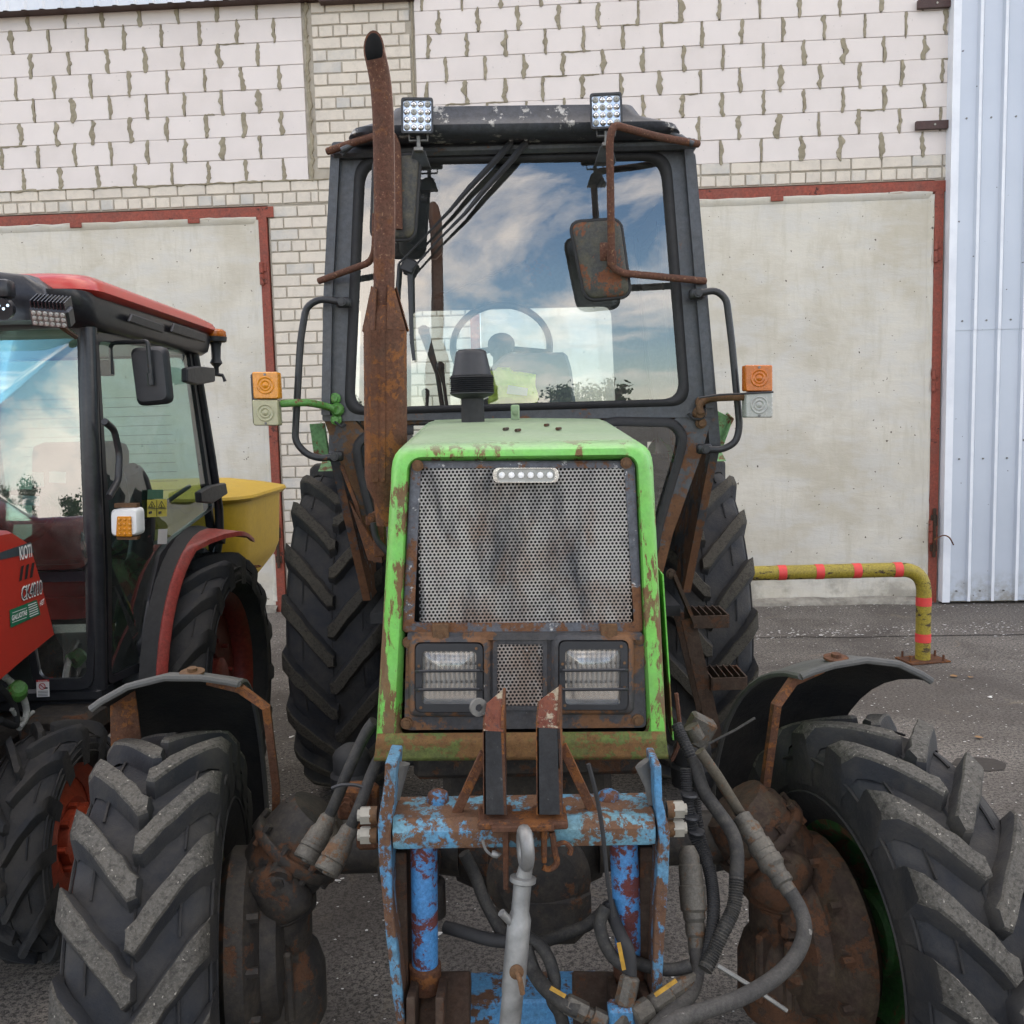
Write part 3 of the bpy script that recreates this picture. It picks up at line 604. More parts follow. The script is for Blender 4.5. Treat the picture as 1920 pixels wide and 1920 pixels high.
# ================================================================ GREEN TRACTOR
def text(mb, s, o, rt, up, h, m=0, ext=.0008, bold=0.0, shear=0.0):
    cu = bpy.data.curves.new('t', 'FONT'); cu.body = s; cu.size = 1; cu.offset = bold; cu.shear = shear; ob = bpy.data.objects.new('t', cu); COL.objects.link(ob)
    me = bpy.data.meshes.new_from_object(ob.evaluated_get(bpy.context.evaluated_depsgraph_get())); bpy.data.objects.remove(ob); bpy.data.curves.remove(cu)
    rt = Vector(rt).normalized(); up = Vector(up).normalized(); n = rt.cross(up); o = Vector(o)
    mb.add([o+rt*v.co.x*h+up*v.co.y*h+n*ext for v in me.vertices], [tuple(p.vertices) for p in me.polygons], m); w = max([v.co.x for v in me.vertices])*h; bpy.data.meshes.remove(me); return w
def tyre(r, w, rim, nl, lh, lw, sweep, seed=0, ribs=True, lugmat='tyre_lug'):
    """local frame: axle along X, the yard side (towards the viewer) at -Y, up Z; V of the lugs opens upwards on the viewer side"""
    rc = r-lh; m = MB(); N = 72; hw = w/2
    prof = [(rim, -hw*.62), (rim+.012, -hw*.72), (rim+(rc-rim)*.30, -hw*.98), (rim+(rc-rim)*.58, -hw*1.03), (rc-.045, -hw*.97), (rc-.022, -hw*.88), (rc-.006, -hw*.6), (rc, 0)]
    prof = prof+[(a, -b) for a, b in prof[-2::-1]]
    L = [[Vector((h, -math.cos(t)*q, math.sin(t)*q)) for t in [2*math.pi*j/N for j in range(N)]] for q, h in prof]
    k = len(prof)
    for i in range(k-1): m.loft([L[i], L[i+1]], True, False, 0 if (i < 4 or i >= k-5) else 1)
    # rim bead ring and moulding rings
    for sgn in (-1, 1):
        for q, h in ((rim+(rc-rim)*.36, hw*1.002), (rim+(rc-rim)*.78, hw*1.0)): m.tube([(sgn*h, -math.cos(t)*q, math.sin(t)*q) for t in [2*math.pi*j/48 for j in range(48)]], .004, 5, m=0, closed=True)
    da = 2*math.pi/nl; rr = random.Random(seed)
    def crown(u): u = abs(u)/hw; return rc-.004*u*u-(.02*max(0, u-.75)/.25)
    S = 8
    for side in (-1, 1):
        for i in range(nl):
            t0 = da*(i+(.5 if side > 0 else 0)); rows = []
            for k_ in range(S+1):
                q = k_/S; u = side*(-.035*w+(hw*1.04+.035*w)*q); th = t0+sweep*(max(0, (q-.10)/.90)**.95)+.006*rr.uniform(-1, 1)
                base = crown(u); top = r-.006*(u/hw)**2-(.012*max(0, q-.85)/.15)
                if k_ == S: base = rc-.075; 
                wd = lw*((.62, 1.02, 1.1)[k_] if k_ < 3 else 1.0)*(1+.10*q)*(1+.05*rr.uniform(-1, 1))     # half width, swelling to a foot at the centre
                ca = 1.0/max(base, .01); 
                def pt(off, rad_, uu=u): a = th+off*ca; return Vector((uu, -math.cos(a)*rad_, math.sin(a)*rad_))
                inn = side*.012*w if k_ == 0 else 0
                tt = top if k_ < S else top-.012
                uo = u if k_ < S else u
                hh = tt-base
                rows.append([pt(-wd*1.55, base-.004), pt(-wd*1.16, base+hh*.55), pt(-wd*1.03, base+hh*.86), pt(-wd*.84, tt, u+inn), pt(wd*.84, tt, u+inn), pt(wd*1.03, base+hh*.86), pt(wd*1.16, base+hh*.55), pt(wd*1.55, base-.004)])
            for a, b in zip(rows, rows[1:]):
                for j in range(7): m.add([a[j], a[j+1], b[j+1], b[j]], [(0, 1, 2, 3)], 2 if j in (2, 3, 4) else 1)
            m.add(rows[0], [tuple(range(8))], 1); m.add(rows[-1], [tuple(range(7, -1, -1))], 0)
            # buttress running down the shoulder
            e = rows[-1]; d = [Vector((side*(hw*1.035), q.y*(rc-.11)/math.hypot(q.y, q.z), q.z*(rc-.11)/math.hypot(q.y, q.z))) for q in (e[0], e[3], e[4], e[7])]
            f = [e[0], e[3], e[4], e[7]]
            m.add(f+d, [(0, 1, 5, 4), (1, 2, 6, 5), (2, 3, 7, 6)], 0)
    if ribs:
        for side in (-1, 1):
            for i in range(nl):
                a0 = da*(i+(.95 if side > 0 else .45))+sweep*.55
                m.tube([(side*hw*.62, -math.cos(a0+q)*(rc-.002), math.sin(a0+q)*(rc-.002)) for q in (0, da*.2, da*.4)], .0035, 4, m=0)
    # moulding seam
    m.tube([(0, -math.cos(t)*(rc+.002), math.sin(t)*(rc+.002)) for t in [2*math.pi*j/48 for j in range(48)]], .003, 5, m=0, closed=True)
    return m, [MATS['tyre_side'], MATS['tyre_base'], MATS[lugmat]]
def rim_mesh(rim, w, dish):
    m = MB(); hw = w/2; N = 40
    pr = [(rim+.012, -hw*.66), (rim+.014, -hw*.60), (rim-.012, -hw*.56), (rim-.03, -hw*.35), (rim-.035, hw*.35), (rim-.012, hw*.56), (rim+.014, hw*.60), (rim+.012, hw*.66), (rim-.02, hw*.58), (rim-.045, hw*.33), (rim-.045, dish), (rim*.55, dish+.03), (rim*.3, dish+.01), (rim*.3, dish-.012), (rim*.55, dish+.01), (rim-.05, dish-.02), (rim-.045, -hw*.33), (rim-.02, -hw*.58), (rim+.012, -hw*.66)]
    return m.lathe(pr, (0, 0, 0), (1, 0, 0), N, 0, False)
def wheel(parent, name, c, steer, r, w, rim, nl, lh, lw, sweep, rimmat, dish, lugmat='tyre_lug', hubs=1, seed=0):
    o = bpy.data.objects.new(name, None); COL.objects.link(o); o.parent = parent; o.matrix_parent_inverse = WM[parent.name].inverted(); o.location = c; o.rotation_euler = (0, 0, steer)
    mb, ms = tyre(r, w, rim, nl, lh, lw, sweep, seed, True, lugmat); t_ = obj('tyre', mb, ms, None, 48); t_.parent = o
    r_ = obj('rim', rim_mesh(rim, w, dish), rimmat, None, 40); r_.parent = o
    h = MB(); h.lathe([(.09, dish-.05), (.10, dish-.04), (.10, dish+.05), (.085, dish+.06), (.04, dish+.065)], (0, 0, 0), (hubs, 0, 0), 20)
    for i in range(8): a = i*math.pi/4; h.cyl((dish+.02*hubs, math.cos(a)*rim*.45, math.sin(a)*rim*.45), (dish+.05*hubs, math.cos(a)*rim*.45, math.sin(a)*rim*.45), .012, n=6)
    h_ = obj('hub', h, rimmat, None); h_.parent = o
    return o
TX = .02
gt = thing('green_tractor', (TX, 2.15, 0), 'weathered green tractor with rusty exhaust and blue front linkage facing the viewer', 'tractor')
def A(name, mb, mat, sm=35, parent=None, label=None):
    o = obj(name, mb, MATS[mat] if isinstance(mat, str) else [MATS[q] for q in mat], parent or gt, sm)
    if label: o['label'] = label
    return o
# ---- wheels
STEER = rad(10)
FW = {}
FX = .845
for sgn in (-1, 1):
    FW[sgn] = wheel(gt, 'front_wheel', (TX-.01+sgn*FX, 2.16, .505), STEER, .51, .282, .265, 17, .042, .028, .36, MATS['rim_green'], sgn*.02, 'tyre_lug', sgn, seed=sgn)
for sgn in (-1, 1):
    wheel(gt, 'rear_wheel', (TX+.0+sgn*.775, 4.57, .785), 0, .785, .40, .485, 20, .042, .031, .31, MATS['green_old'], sgn*.03, 'tyre_lug_rear', sgn, seed=4+sgn)
# ---- front fenders, in the steered frame of their wheel
for sgn in (-1, 1):
    M = Matrix.Translation((TX-.01+sgn*FX, 2.16, .505))@Matrix.Rotation(STEER, 4, 'Z')
    def fen(ph, u, dr=0):                           # ph from the front over the top, u across (-1 inner .. 1 outer)
        rr_ = .655+dr-.028*u*u-(.035*max(0, u)**2); x = sgn*u*.170
        return M@Vector((x, -math.cos(ph)*rr_, math.sin(ph)*rr_))
    m = MB(); us = [-1, -.85, -.5, 0, .5, .85, 1]; phs = [rad(96+i*(96/14)) for i in range(15)]
    top = [[fen(p, u, .004) for u in us] for p in phs]; bot = [[fen(p, u, -.004) for u in us] for p in phs]
    # rolled leading lip
    m.loft([l for l in top], closed=False, cap=False, m=0); m.loft(bot, closed=False, cap=False, m=1)
    for a, b in ((0, 0), (-1, -1)): m.loft([top[a], bot[b]], closed=False, cap=False, m=0)
    for j in (0, -1): m.loft([[q[j] for q in top], [q[j] for q in bot]], closed=False, cap=False, m=0)
    m.tube([fen(phs[0], u, -.002) for u in us], .009, 8, m=0); m.tube([fen(p, -1, -.002) for p in phs], .008, 6, m=0)
    fo = A('front_fender', m, ['fender_edge', 'fender_rubber'])
    br_ = MB(); br_.tube([fen(rad(100), -.55, -.012), fen(rad(100), -1.0, -.018), M@Vector((-sgn*.235, .06, .56)), M@Vector((-sgn*.245, .10, .34)), M@Vector((-sgn*.235, .10, .16))], .0135, 4, smooth=0)
    A('bracket', br_, 'rust_heavy', parent=fo)
    bb = MB(); q = fen(rad(99), -.35, .004); bb.lathe([(.001, .0), (.030, .0), (.030, .005), (.012, .006), (.012, .014), (.001, .015)], q, M.to_3x3()@Vector((0, -.1, 1)), 14); A('bolt', bb, 'rust_heavy' if sgn > 0 else 'stalk_rust', parent=fo)
    # rusty flap plate at the outer front corner
    fp = MB()
    if sgn < 0:
        fp.prism([fen(rad(112), .97, -.006), fen(rad(112), .62, -.006), fen(rad(116), .55, -.14), fen(rad(118), .97, -.22)], M.to_3x3()@Vector((0, .004, 0))); A('flap', fp, 'rust_heavy', parent=fo)
# ---- front axle: centre housing, tubes, bevel-gear heads, vertical king-pin columns
ax = MB(); zc = .70
ax.lathe([(.05, -.19), (.10, -.18), (.135, -.10), (.145, 0), (.135, .10), (.10, .18), (.05, .19)], (TX, 2.30, zc), (1, 0, 0), 22)
ax.cyl((TX, 2.16, zc), (TX, 2.36, zc), .10, .13, 20)
A('axle_housing', ax, 'greasy_cast')
for sgn in (-1, 1):
    mt = 'greasy_cast' if sgn < 0 else 'rusty_cast'
    m = MB(); x0 = TX+sgn*.17
    m.lathe([(.078, 0), (.072, .04), (.064, .12), (.064, .30), (.078, .31), (.078, .34), (.06, .35)], (x0, 2.24, zc+.015), (sgn, 0, 0), 22)
    A('axle_tube', m, 'greasy_cast')
    cx = TX+sgn*.605; m = MB()
    # bevel-gear head: squat body leaning down to the column with a slanted bolted flange
    d1 = Vector((sgn*.62, -.10, -.78)).normalized()
    m.lathe([(.045, -.105), (.082, -.10), (.098, -.06), (.104, -.005), (.104, .03), (.095, .09), (.085, .14)], (cx-sgn*.045, 2.20, zc+.035), d1, 22)
    m.lathe([(.116, -.012), (.120, -.006), (.120, .010), (.116, .016)], (cx-sgn*.045, 2.20, zc+.035), d1, 22)
    m.box((cx-sgn*.02, 2.11, zc-.03), (.12, .09, .15), Matrix.Rotation(sgn*.5, 3, 'Y'), .04, seg=3)
    u_ = d1.orthogonal().normalized(); w_ = d1.cross(u_)
    for i in range(9): a = i*2*math.pi/9; p = Vector((cx-sgn*.045, 2.20, zc+.035))+(u_*math.cos(a)+w_*math.sin(a))*.110; m.cyl(p-d1*.03, p+d1*.026, .009, n=6)
    m.cyl((cx-sgn*.03, 2.11, zc+.02), (cx-sgn*.03, 2.075, zc+.01), .030, n=14); m.cyl((cx-sgn*.03, 2.08, zc+.01), (cx-sgn*.03, 2.064, zc+.008), .013, n=6)
    m.cyl((cx-sgn*.04, 2.2, zc+.1), (cx-sgn*.04, 2.2, zc+.155), .02, n=8)
    hd = A('gear_head', m, mt)
    m = MB()
    m.lathe([(.088, .0), (.098, .01), (.098, .04), (.086, .05), (.084, .13), (.10, .15), (.112, .19), (.112, .30), (.10, .33), (.06, .35)], (cx+sgn*.008, 2.17, zc-.06), (0, 0, -1), 24)
    for a in (-.8, -.2, .45): m.box((cx+sgn*.008+math.sin(a)*.098, 2.17-math.cos(a)*.098, zc-.24), (.022, .05, .17), Matrix.Rotation(a, 3, 'Z'), .006)
    m.box((cx+sgn*.03, 2.09, zc-.135), (.12, .06, .05), None, .012)
    A('king_pin_column', m, mt)
    m = MB(); ra = Matrix.Rotation(STEER, 3, 'Z')@Vector((sgn, 0, 0)); c5 = Vector((cx+sgn*.085, 2.165, .50))
    m.lathe([(.05, -.105), (.13, -.10), (.165, -.085), (.175, -.05), (.205, -.04), (.235, -.02), (.238, .02), (.20, .05), (.10, .06)], c5, ra, 32)
    u_ = ra.orthogonal().normalized(); w_ = ra.cross(u_)
    for i in range(12): a = i*2*math.pi/12; p = c5+(u_*math.cos(a)+w_*math.sin(a))*.215; m.cyl(p-ra*.052, p, .012, n=6)
    for a in (2.2, 3.6, 4.4): p = c5-ra*.085+Vector((0, math.cos(a)*.10, math.sin(a)*.10)); m.box(p, (.05, .06, .07), Matrix.Rotation(a, 3, 'X'), .015)
    m.box(c5+Vector((sgn*.02, -.155, .06)), (.06, .10, .05), None, .012)
    A('wheel_reducer', m, mt)
# tie rod with boots
m = MB(); m.cyl((-.37, 2.44, .86), (.40, 2.44, .86), .018, n=12); 
for x in (-.44, .46): m.lathe([(.03, -.09), (.055, -.08), (.058, -.03), (.05, -.02), (.05, .02), (.042, .035), (.02, .05)], (x, 2.42, .86), (0, 0, 1), 16)
A('steering_rod', m, 'black_rubber')
# ---- engine, chassis, gearbox
m = MB(); m.box((TX, 2.10, 1.02), (.50, .20, .10), None, .012); m.box((TX, 2.55, .93), (.40, .80, .20), None, .02)
for x in (-.16, .20): m.cyl((x, 1.998, 1.03), (x, 1.9985, 1.03), .01, n=10)
A('front_beam', m, 'greasy_cast')
m = MB(); m.box((TX, 2.85, 1.22), (.34, .90, .50), None, .03); m.box((TX, 2.95, .80), (.30, .8, .32), None, .06)
for i in range(4): m.cyl((TX-.2, 2.55+i*.2, 1.3), (TX-.17, 2.55+i*.2, 1.3), .06, n=12)
A('engine_block', m, 'greasy_cast')
m = MB(); m.box((TX, 3.7, .88), (.40, .9, .50), None, .05); m.box((TX, 4.5, .85), (.46, .75, .55), None, .06); m.cyl((TX-.70, 4.57, .785), (TX+.75, 4.57, .785), .13, n=20); m.lathe([(.2, -.25), (.24, 0), (.2, .25)], (TX, 4.57, .8), (1, 0, 0), 24)
A('gearbox', m, 'greasy_cast')
m = MB(); m.lathe([(.04, -.06), (.11, -.05), (.12, .02), (.09, .05), (.03, .06)], (TX+.02, 2.10, .70), (0, -1, 0), 40); m.box((TX+.03, 2.14, .62), (.22, .20, .16), None, .04); A('axle_pivot', m, 'greasy_cast')
# ---- hood
Yh = 1.95
def C4(bl, tl, tr, br2, Y): return [P(*bl, Y), P(*tl, Y), P(*tr, Y), P(*br2, Y)]
o_out = C4((703, 1424), (737, 832), (1222, 826), (1251, 1420), Yh+.05)
def rear_loop(Y, zt, zb, hwt, hwb): return [Vector((TX-.0-hwb, Y, zb)), Vector((TX-hwt, Y, zt+.006)), Vector((TX+.01+hwt, Y, zt-.006)), Vector((TX+.01+hwb, Y, zb))]
RR = [.012, .052, .052, .012]
outer = rpoly(o_out, RR, 6)
f1 = rpoly(C4((706, 1422), (741, 838), (1218, 832), (1249, 1418), Yh+.015), RR, 6)
f2 = rpoly(C4((716, 1414), (752, 846), (1208, 840), (1240, 1410), Yh+.000), [.012, .045, .045, .012], 6)
f3 = rpoly(C4((738, 1392), (764, 857), (1196, 852), (1222, 1388), Yh-.002), [.012, .032, .032, .012], 6)
f4 = rpoly(C4((752, 1376), (771, 866), (1190, 861), (1212, 1372), Yh+.018), [.012, .024, .024, .012], 6)
f5 = rpoly(C4((752, 1376), (771, 866), (1190, 861), (1212, 1372), Yh+.06), [.012, .024, .024, .012], 6)
m = MB(); rear = rpoly(rear_loop(3.22, 1.748, 1.12, .318, .318), [.012, .05, .05, .012], 6)
mid = [a.lerp(b, .12) for a, b in zip(outer, rear)]
m.loft([rear, mid, outer, f1, f2, f3, f4, f5], True, False)
A('hood', m, 'green_paint', 50, label='green hood with rust streaks down its front edges')
# bottom strip of the hood front: a rolled, rusted apron
m = MB(); a = P(708, 1374, Yh); b = P(1246, 1370, Yh); c_ = P(1251, 1421, Yh); d = P(703, 1425, Yh)
prf = [(0, -.004), (.15, -.014), (.35, -.020), (.55, -.016), (.75, -.024), (.92, -.020), (1, -.004), (1.0, .02)]
m.loft([[a.lerp(d, t)+Vector((0, o, 0)), *[a.lerp(d, t).lerp(b.lerp(c_, t), k/12)+Vector((0, o, 0)) for k in range(1, 12)], b.lerp(c_, t)+Vector((0, o, 0))] for t, o in prf], closed=False, cap=False)
A('hood_apron', m, 'green_bottom', 60)
# faded top plate, with a seam and slots
zf, zr_ = outer[10].z, 1.748
def top(x, y, e=.003):                              # point on the hood top
    k = (y-(Yh+.05))/(3.22-Yh-.05); l0, l1 = o_out[1].lerp(rear_loop(3.22, 1.748, 1.12, .318, .318)[1], k), o_out[2].lerp(rear_loop(3.22, 1.748, 1.12, .318, .318)[2], k)
    t = (x+1)/2; q = l0.lerp(l1, t); q.z += e; return q
m = MB(); ys = [2.012, 2.06, 2.3, 2.6, 2.9, 3.2]; xs = [-.86, -.6, -.2, .2, .6, .86]
m.loft([[top(x, y, (-.004 if y < 2.05 else .002)+.006*(1-x*x)*max(0, min(1, (y-2.03)*4))) for x in xs] for y in ys], closed=False, cap=False); A('hood_top', m, 'green_faded', 40, label='sun-faded pale green top of the hood')
m = MB()
for x, y in ((-.12, 2.35), (.33, 2.33), (.25, 2.55), (-.02, 2.28)):
    q = top(x, y, .0115); m.tube([q+Vector((-.006, -.03, 0)), q+Vector((.004, 0, .001)), q+Vector((-.004, .03, 0))], .004, 5)
A('hood_slot', m, 'rust_dark', parent=None); COL.objects['hood_slot']['kind'] = 'stuff'
q = top(-.02, 3.10, .01); m = MB(); m.box(q+Vector((.0, 0, .02)), (.028, .03, .05), None, .004); m.bolt(q+Vector((0, -.016, .02)), (0, -1, 0), .006); A('hood_catch', m, 'green_paint')
# side panels hanging slightly proud of the hood
for sgn in (-1, 1):
    X0 = TX+.005+sgn*.326
    m = MB(); q = [Vector((X0-sgn*.02, 2.08, 1.40)), Vector((X0+sgn*.004, 3.15, 1.42)), Vector((X0+sgn*.012, 3.15, 1.12)), Vector((X0, 2.08, 1.02))]
    m.prism(q, (sgn*.003, 0, 0)); A('side_panel', m, 'green_paint', 0)
# ---- grille: frame, perforated sheet, light bar
gf = pivot('grille', P(980, 1025, Yh), gt)
def quadpts(x0, y0, x1, y1, Y, dx=(0, 0, 0, 0)): return [P(x0+dx[0], y1, Y), P(x0+dx[1], y0, Y), P(x1+dx[2], y0, Y), P(x1+dx[3], y1, Y)]
fo_ = rpoly(quadpts(766, 864, 1196, 1186, Yh+.010, (-12, 4, -6, 10)), .012, 4); fi_ = rpoly(quadpts(786, 878, 1176, 1168, Yh+.010, (-10, 3, -5, 13)), .006, 4)
m = MB(); m.frame(fo_, fi_, (0, .012, 0)); m.loft([[q+Vector((0, -.006, 0)) for q in scale_loop(fo_, .992)], [q+Vector((0, .0, 0)) for q in fo_]], True, False); A('grille_frame', m, 'grille_frame', 40, gf)
def perforated(c0, ux, uz, W_, H_, p, r, nn=8, th=.0012):   # honeycomb of round holes in one sheet
    m = MB(); dx = p; dz = p*.866; nx = int(W_/dx)+1; nz = int(H_/dz)+1; ny = ux.cross(uz)
    hx = [Vector((math.sin(i*math.pi/3), math.cos(i*math.pi/3))) for i in range(6)]
    for k in range(nz):
        for i in range(nx):
            cx = (i-(nx-1)/2)*dx+(dx/2 if k % 2 else 0); cz = (k-(nz-1)/2)*dz
            if abs(cx) > W_/2 or abs(cz) > H_/2: continue
            o = c0+ux*cx+uz*cz; O_ = [o+(ux*h.x+uz*h.y)*(p*.5774) for h in hx]; I_ = [o+(ux*h.x+uz*h.y)*r for h in hx]
            I2 = [q+ny*th for q in I_]
            m.add(O_+I_+I2, [(j, (j+1) % 6, 6+(j+1) % 6, 6+j) for j in range(6)]+[(6+j, 6+(j+1) % 6, 12+(j+1) % 6, 12+j) for j in range(6)])
    return m
gc = (P(786, 1023, Yh+.014)+P(1184, 1023, Yh+.014))/2; uz_ = (P(981, 870, Yh+.014)-P(983, 1170, Yh+.014)).normalized()
m = perforated(gc, Vector((1, 0, -.0)), uz_, .446, .334, .0083, .0031); A('perforated_sheet', m, 'mesh_sheet', 0, gf)
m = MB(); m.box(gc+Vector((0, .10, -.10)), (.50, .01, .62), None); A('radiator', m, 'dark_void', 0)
m = MB()
for q, k in ((P(783, 873, Yh+.004), 1), (P(1174, 868, Yh+.004), 1)): m.bolt(q, (0, -1, 0), .008, .006)
A('frame_bolts', m, 'stalk_rust', parent=gf); COL.objects['frame_bolts']['kind'] = 'stuff'
lb = pivot('light_bar', P(986, 891, Yh-.012), gt)
m = MB(); o1 = rpoly(quadpts(924, 877, 1048, 905, Yh-.016), .014, 6); i1 = scale_loop(o1, .88); m.frame(o1, i1, (0, .022, 0)); A('bezel', m, 'chrome', 40, lb)
m = MB(); m.loft([[q+Vector((0, .004, 0)) for q in i1], [q+Vector((0, .012, 0)) for q in i1]], True, True); A('lens', m, 'clear_plastic', 40, lb)
for i in range(6): m = MB(); q = P(941+i*18, 891, Yh-.014); m.lathe([(.007, 0), (.006, .003), (.002, .004)], q, (0, -1, 0), 8, 0); m.box(q+Vector((0, -.001, 0)), (.003, .002, .012), None, 0, 1); A('led', m, ['white_plastic', 'amber'], 30, lb)
# ---- lower front panel with headlights and the small mesh
pn = rpoly([P(758, 1369, Yh+.012), P(762, 1190, Yh+.012), P(1206, 1186, Yh+.012), P(1212, 1364, Yh+.012)], .012, 4)
m = MB(); m.loft([[q+Vector((0, .01, 0)) for q in pn], pn], True, False); m.add(pn, [tuple(range(len(pn)))]); A('front_panel', m, 'plate_rusty', 30, label='rust-blotched dark panel around the headlights')
m = MB(); l1 = rpoly(quadpts(764, 1186, 1204, 1200, Yh+.000), .004, 2); m.loft([l1, [q+Vector((0, .014, 0)) for q in l1]], True, True); A('panel_lip', m, 'plate_rusty')
for x in (826, 1142): m = MB(); q = P(x, 1184, Yh-.002); m.box(q, (.035, .004, .034), None, .002); m.bolt(q+Vector((0, -.002, -.008)), (0, -1, 0), .005, .004); A('hinge_tab', m, 'stalk_rust')
for x, y in ((766, 1204), (762, 1356), (1198, 1198), (1196, 1350)): m = MB(); m.bolt(P(x, y, Yh+.010), (0, -1, 0), .0085, .006); A('panel_bolt', m, 'stalk_rust')
m = MB(); m.frame(rpoly(quadpts(924, 1198, 1026, 1332, Yh+.006), .008, 3), rpoly(quadpts(932, 1208, 1018, 1324, Yh+.006), .006, 3), (0, .006, 0)); A('mesh_frame', m, 'plate_rusty')
c2 = (P(932, 1266, Yh+.009)+P(1018, 1266, Yh+.009))/2; m = perforated(c2, Vector((1, 0, 0)), Vector((0, 0, 1)), .098, .135, .0083, .0031); A('small_mesh', m, 'mesh_sheet', 0)
m = MB(); m.add([q+Vector((0, .002, 0)) for q in quadpts(934, 1210, 1016, 1322, Yh+.0095)], [(0, 1, 2, 3)]); A('mesh_void', m, 'dark_void', 0)
t = NT('reflector'); t.bsdf((.80, .79, .76), .10, 1.0); MATS['reflector'] = t.mat
t = NT('fluted_lens'); tr = t.n('ShaderNodeBsdfTransparent'); gl = t.n('ShaderNodeBsdfGlossy'); gl.inputs['Roughness'].default_value = .12; df = t.n('ShaderNodeBsdfDiffuse'); df.inputs[0].default_value = (.22, .22, .21, 1)
wv = t.n('ShaderNodeTexWave'); wv.inputs['Scale'].default_value = 30; wv.inputs['Distortion'].default_value = .3; t.l(t.co(), wv.inputs['Vector'])
up_m = t.zmap(1.205, 1.165)                          # flutes only in the upper third
m1 = t.n('ShaderNodeMixShader'); t.l(t.math('ADD', t.math('MULTIPLY', up_m, t.math('MULTIPLY', wv.outputs['Fac'], .5)), .05), m1.inputs[0]); t.l(tr.outputs[0], m1.inputs[1]); t.l(df.outputs[0], m1.inputs[2]); m2 = t.n('ShaderNodeMixShader'); t.l(t.math('ADD', t.math('MULTIPLY', t.ramp(t.noise(26, 7, .7), .5, .8), .2), .06), m2.inputs[0]); t.l(m1.outputs[0], m2.inputs[1]); t.l(gl.outputs[0], m2.inputs[2]); t.l(m2.outputs[0], t.out.inputs[0]); MATS['fluted_lens'] = t.mat
for (x0, y0, x1, y1, lx0, ly0, lx1, ly1) in ((779, 1207, 905, 1335, 791, 1221, 893, 1320), (1049, 1203, 1177, 1331, 1060, 1218, 1164, 1321)):
    hl = pivot('headlight', P((x0+x1)/2, (y0+y1)/2, Yh), gt)
    fo2 = rpoly(quadpts(x0, y0, x1, y1, Yh-.012), .014, 4); fi2 = rpoly(quadpts(lx0, ly0, lx1, ly1, Yh-.012), .010, 4)
    m = MB(); m.frame(fo2, fi2, (0, .026, 0)); A('frame', m, 'black_plastic', 40, hl)
    cc_ = (P(lx0, (ly0+ly1)/2, Yh)+P(lx1, (ly0+ly1)/2, Yh))/2; w2 = (P(lx1, ly0, Yh)-P(lx0, ly0, Yh)).length
    li = [q+Vector((0, .008, 0)) for q in fi2]; m = MB()
    m.loft([[q+Vector((0, -.0, 0)) for q in li], [q+Vector((0, -.007, 0)) for q in scale_loop(li, .8)], [q+Vector((0, -.011, 0)) for q in scale_loop(li, .45)], [q+Vector((0, -.012, 0)) for q in scale_loop(li, .05)]], True, True); A('lens', m, 'fluted_lens', 60, hl)
    m = MB(); m.loft([[q+Vector((0, .012+.045*(1-k*k), 0)) for q in scale_loop(li, k)] for k in (1, .9, .75, .6, .45, .3, .16)], True, True); A('reflector', m, 'reflector', 60, hl)
    m = MB(); m.lathe([(.014, 0), (.014, .02), (.009, .028)], cc_+Vector((0, .055, -.003)), (0, -1, 0), 14); A('bulb', m, 'chrome', 40, hl)
    for yy in ((ly0*.62+ly1*.38), (ly0*.27+ly1*.73)):
        m = MB(); m.tube([P(x0+1, yy, Yh-.012), P(x0+6, yy, Yh-.022), P(x1-6, yy-1, Yh-.022), P(x1-1, yy-1, Yh-.012)], .0036, 6); A('guard_bar', m, 'black_plastic', 40, hl)
    m = MB()
    for bx, by in ((x0+6, (y0+y1)/2-22), (x0+6, (y0+y1)/2+24), (x1-6, (y0+y1)/2-24), (x1-6, (y0+y1)/2+22), (x1-12, y0+9), (x0+10, y1-8)): m.cyl(P(bx, by, Yh-.0115), P(bx, by, Yh-.015), .0033, n=8)
    A('screws', m, 'stalk_rust', 40, hl); m_ = [o for o in hl.children if o.name.startswith('screws')][0]; m_['kind'] = 'stuff'
    m = MB(); lo_ = offset_loop(fo2, .012); m.loft([[q+Vector((0, .022, 0)) for q in offset_loop(fo2, .022)], [q+Vector((0, .006, 0)) for q in lo_], [q+Vector((0, .004, 0)) for q in offset_loop(fo2, .003)]], True, False); A('surround', m, 'plate_rusty', 50, hl)
# ---- exhaust
ex = pivot('exhaust', P(722, 900, 2.5), gt); Ye = 2.5
m = MB(); pr = PL([(722, 640), (720, 560), (721, 400), (719, 240), (717, 195)], Ye)+[P(714, 160, 2.497), P(709, 128, 2.486), P(701, 93, 2.468)]; rr_ = .0275
# stack, bending forward at the mouth with an upright slant cut
path, _ = catmull(pr, 0, 4); n = 24; loops = []; inner = []; cutn = Vector((-.22, -1, .12)).normalized()
for i, q in enumerate(path):
    a = path[max(i-1, 0)]; b = path[min(i+1, len(path)-1)]; d = (b-a).normalized(); u = Vector((0, 1, 0)); w_ = d.cross(u).normalized(); u = w_.cross(d)
    for lst, r0 in ((loops, rr_), (inner, rr_-.0038)):
        L = [q+(w_*math.cos(t_)+u*math.sin(t_))*r0 for t_ in [2*math.pi*j/n for j in range(n)]]
        if i >= len(path)-2: L = [v+d*((path[-1]-v).dot(cutn)/d.dot(cutn)) for v in L]
        lst.append(L)
loops = loops[:-2]+loops[-1:]; inner = inner[:-2]+inner[-1:]
m.loft(loops, True, False); m.loft(inner[-9:], True, False, 1); m.loft([loops[-1], inner[-1]], True, False); A('stack_pipe', m, ['rust_pipe', 'dark_void'], 60, ex)
m = MB(); mc = [P(722, 600, Ye), P(724, 915, Ye)]; d = (mc[1]-mc[0]); L_ = d.length
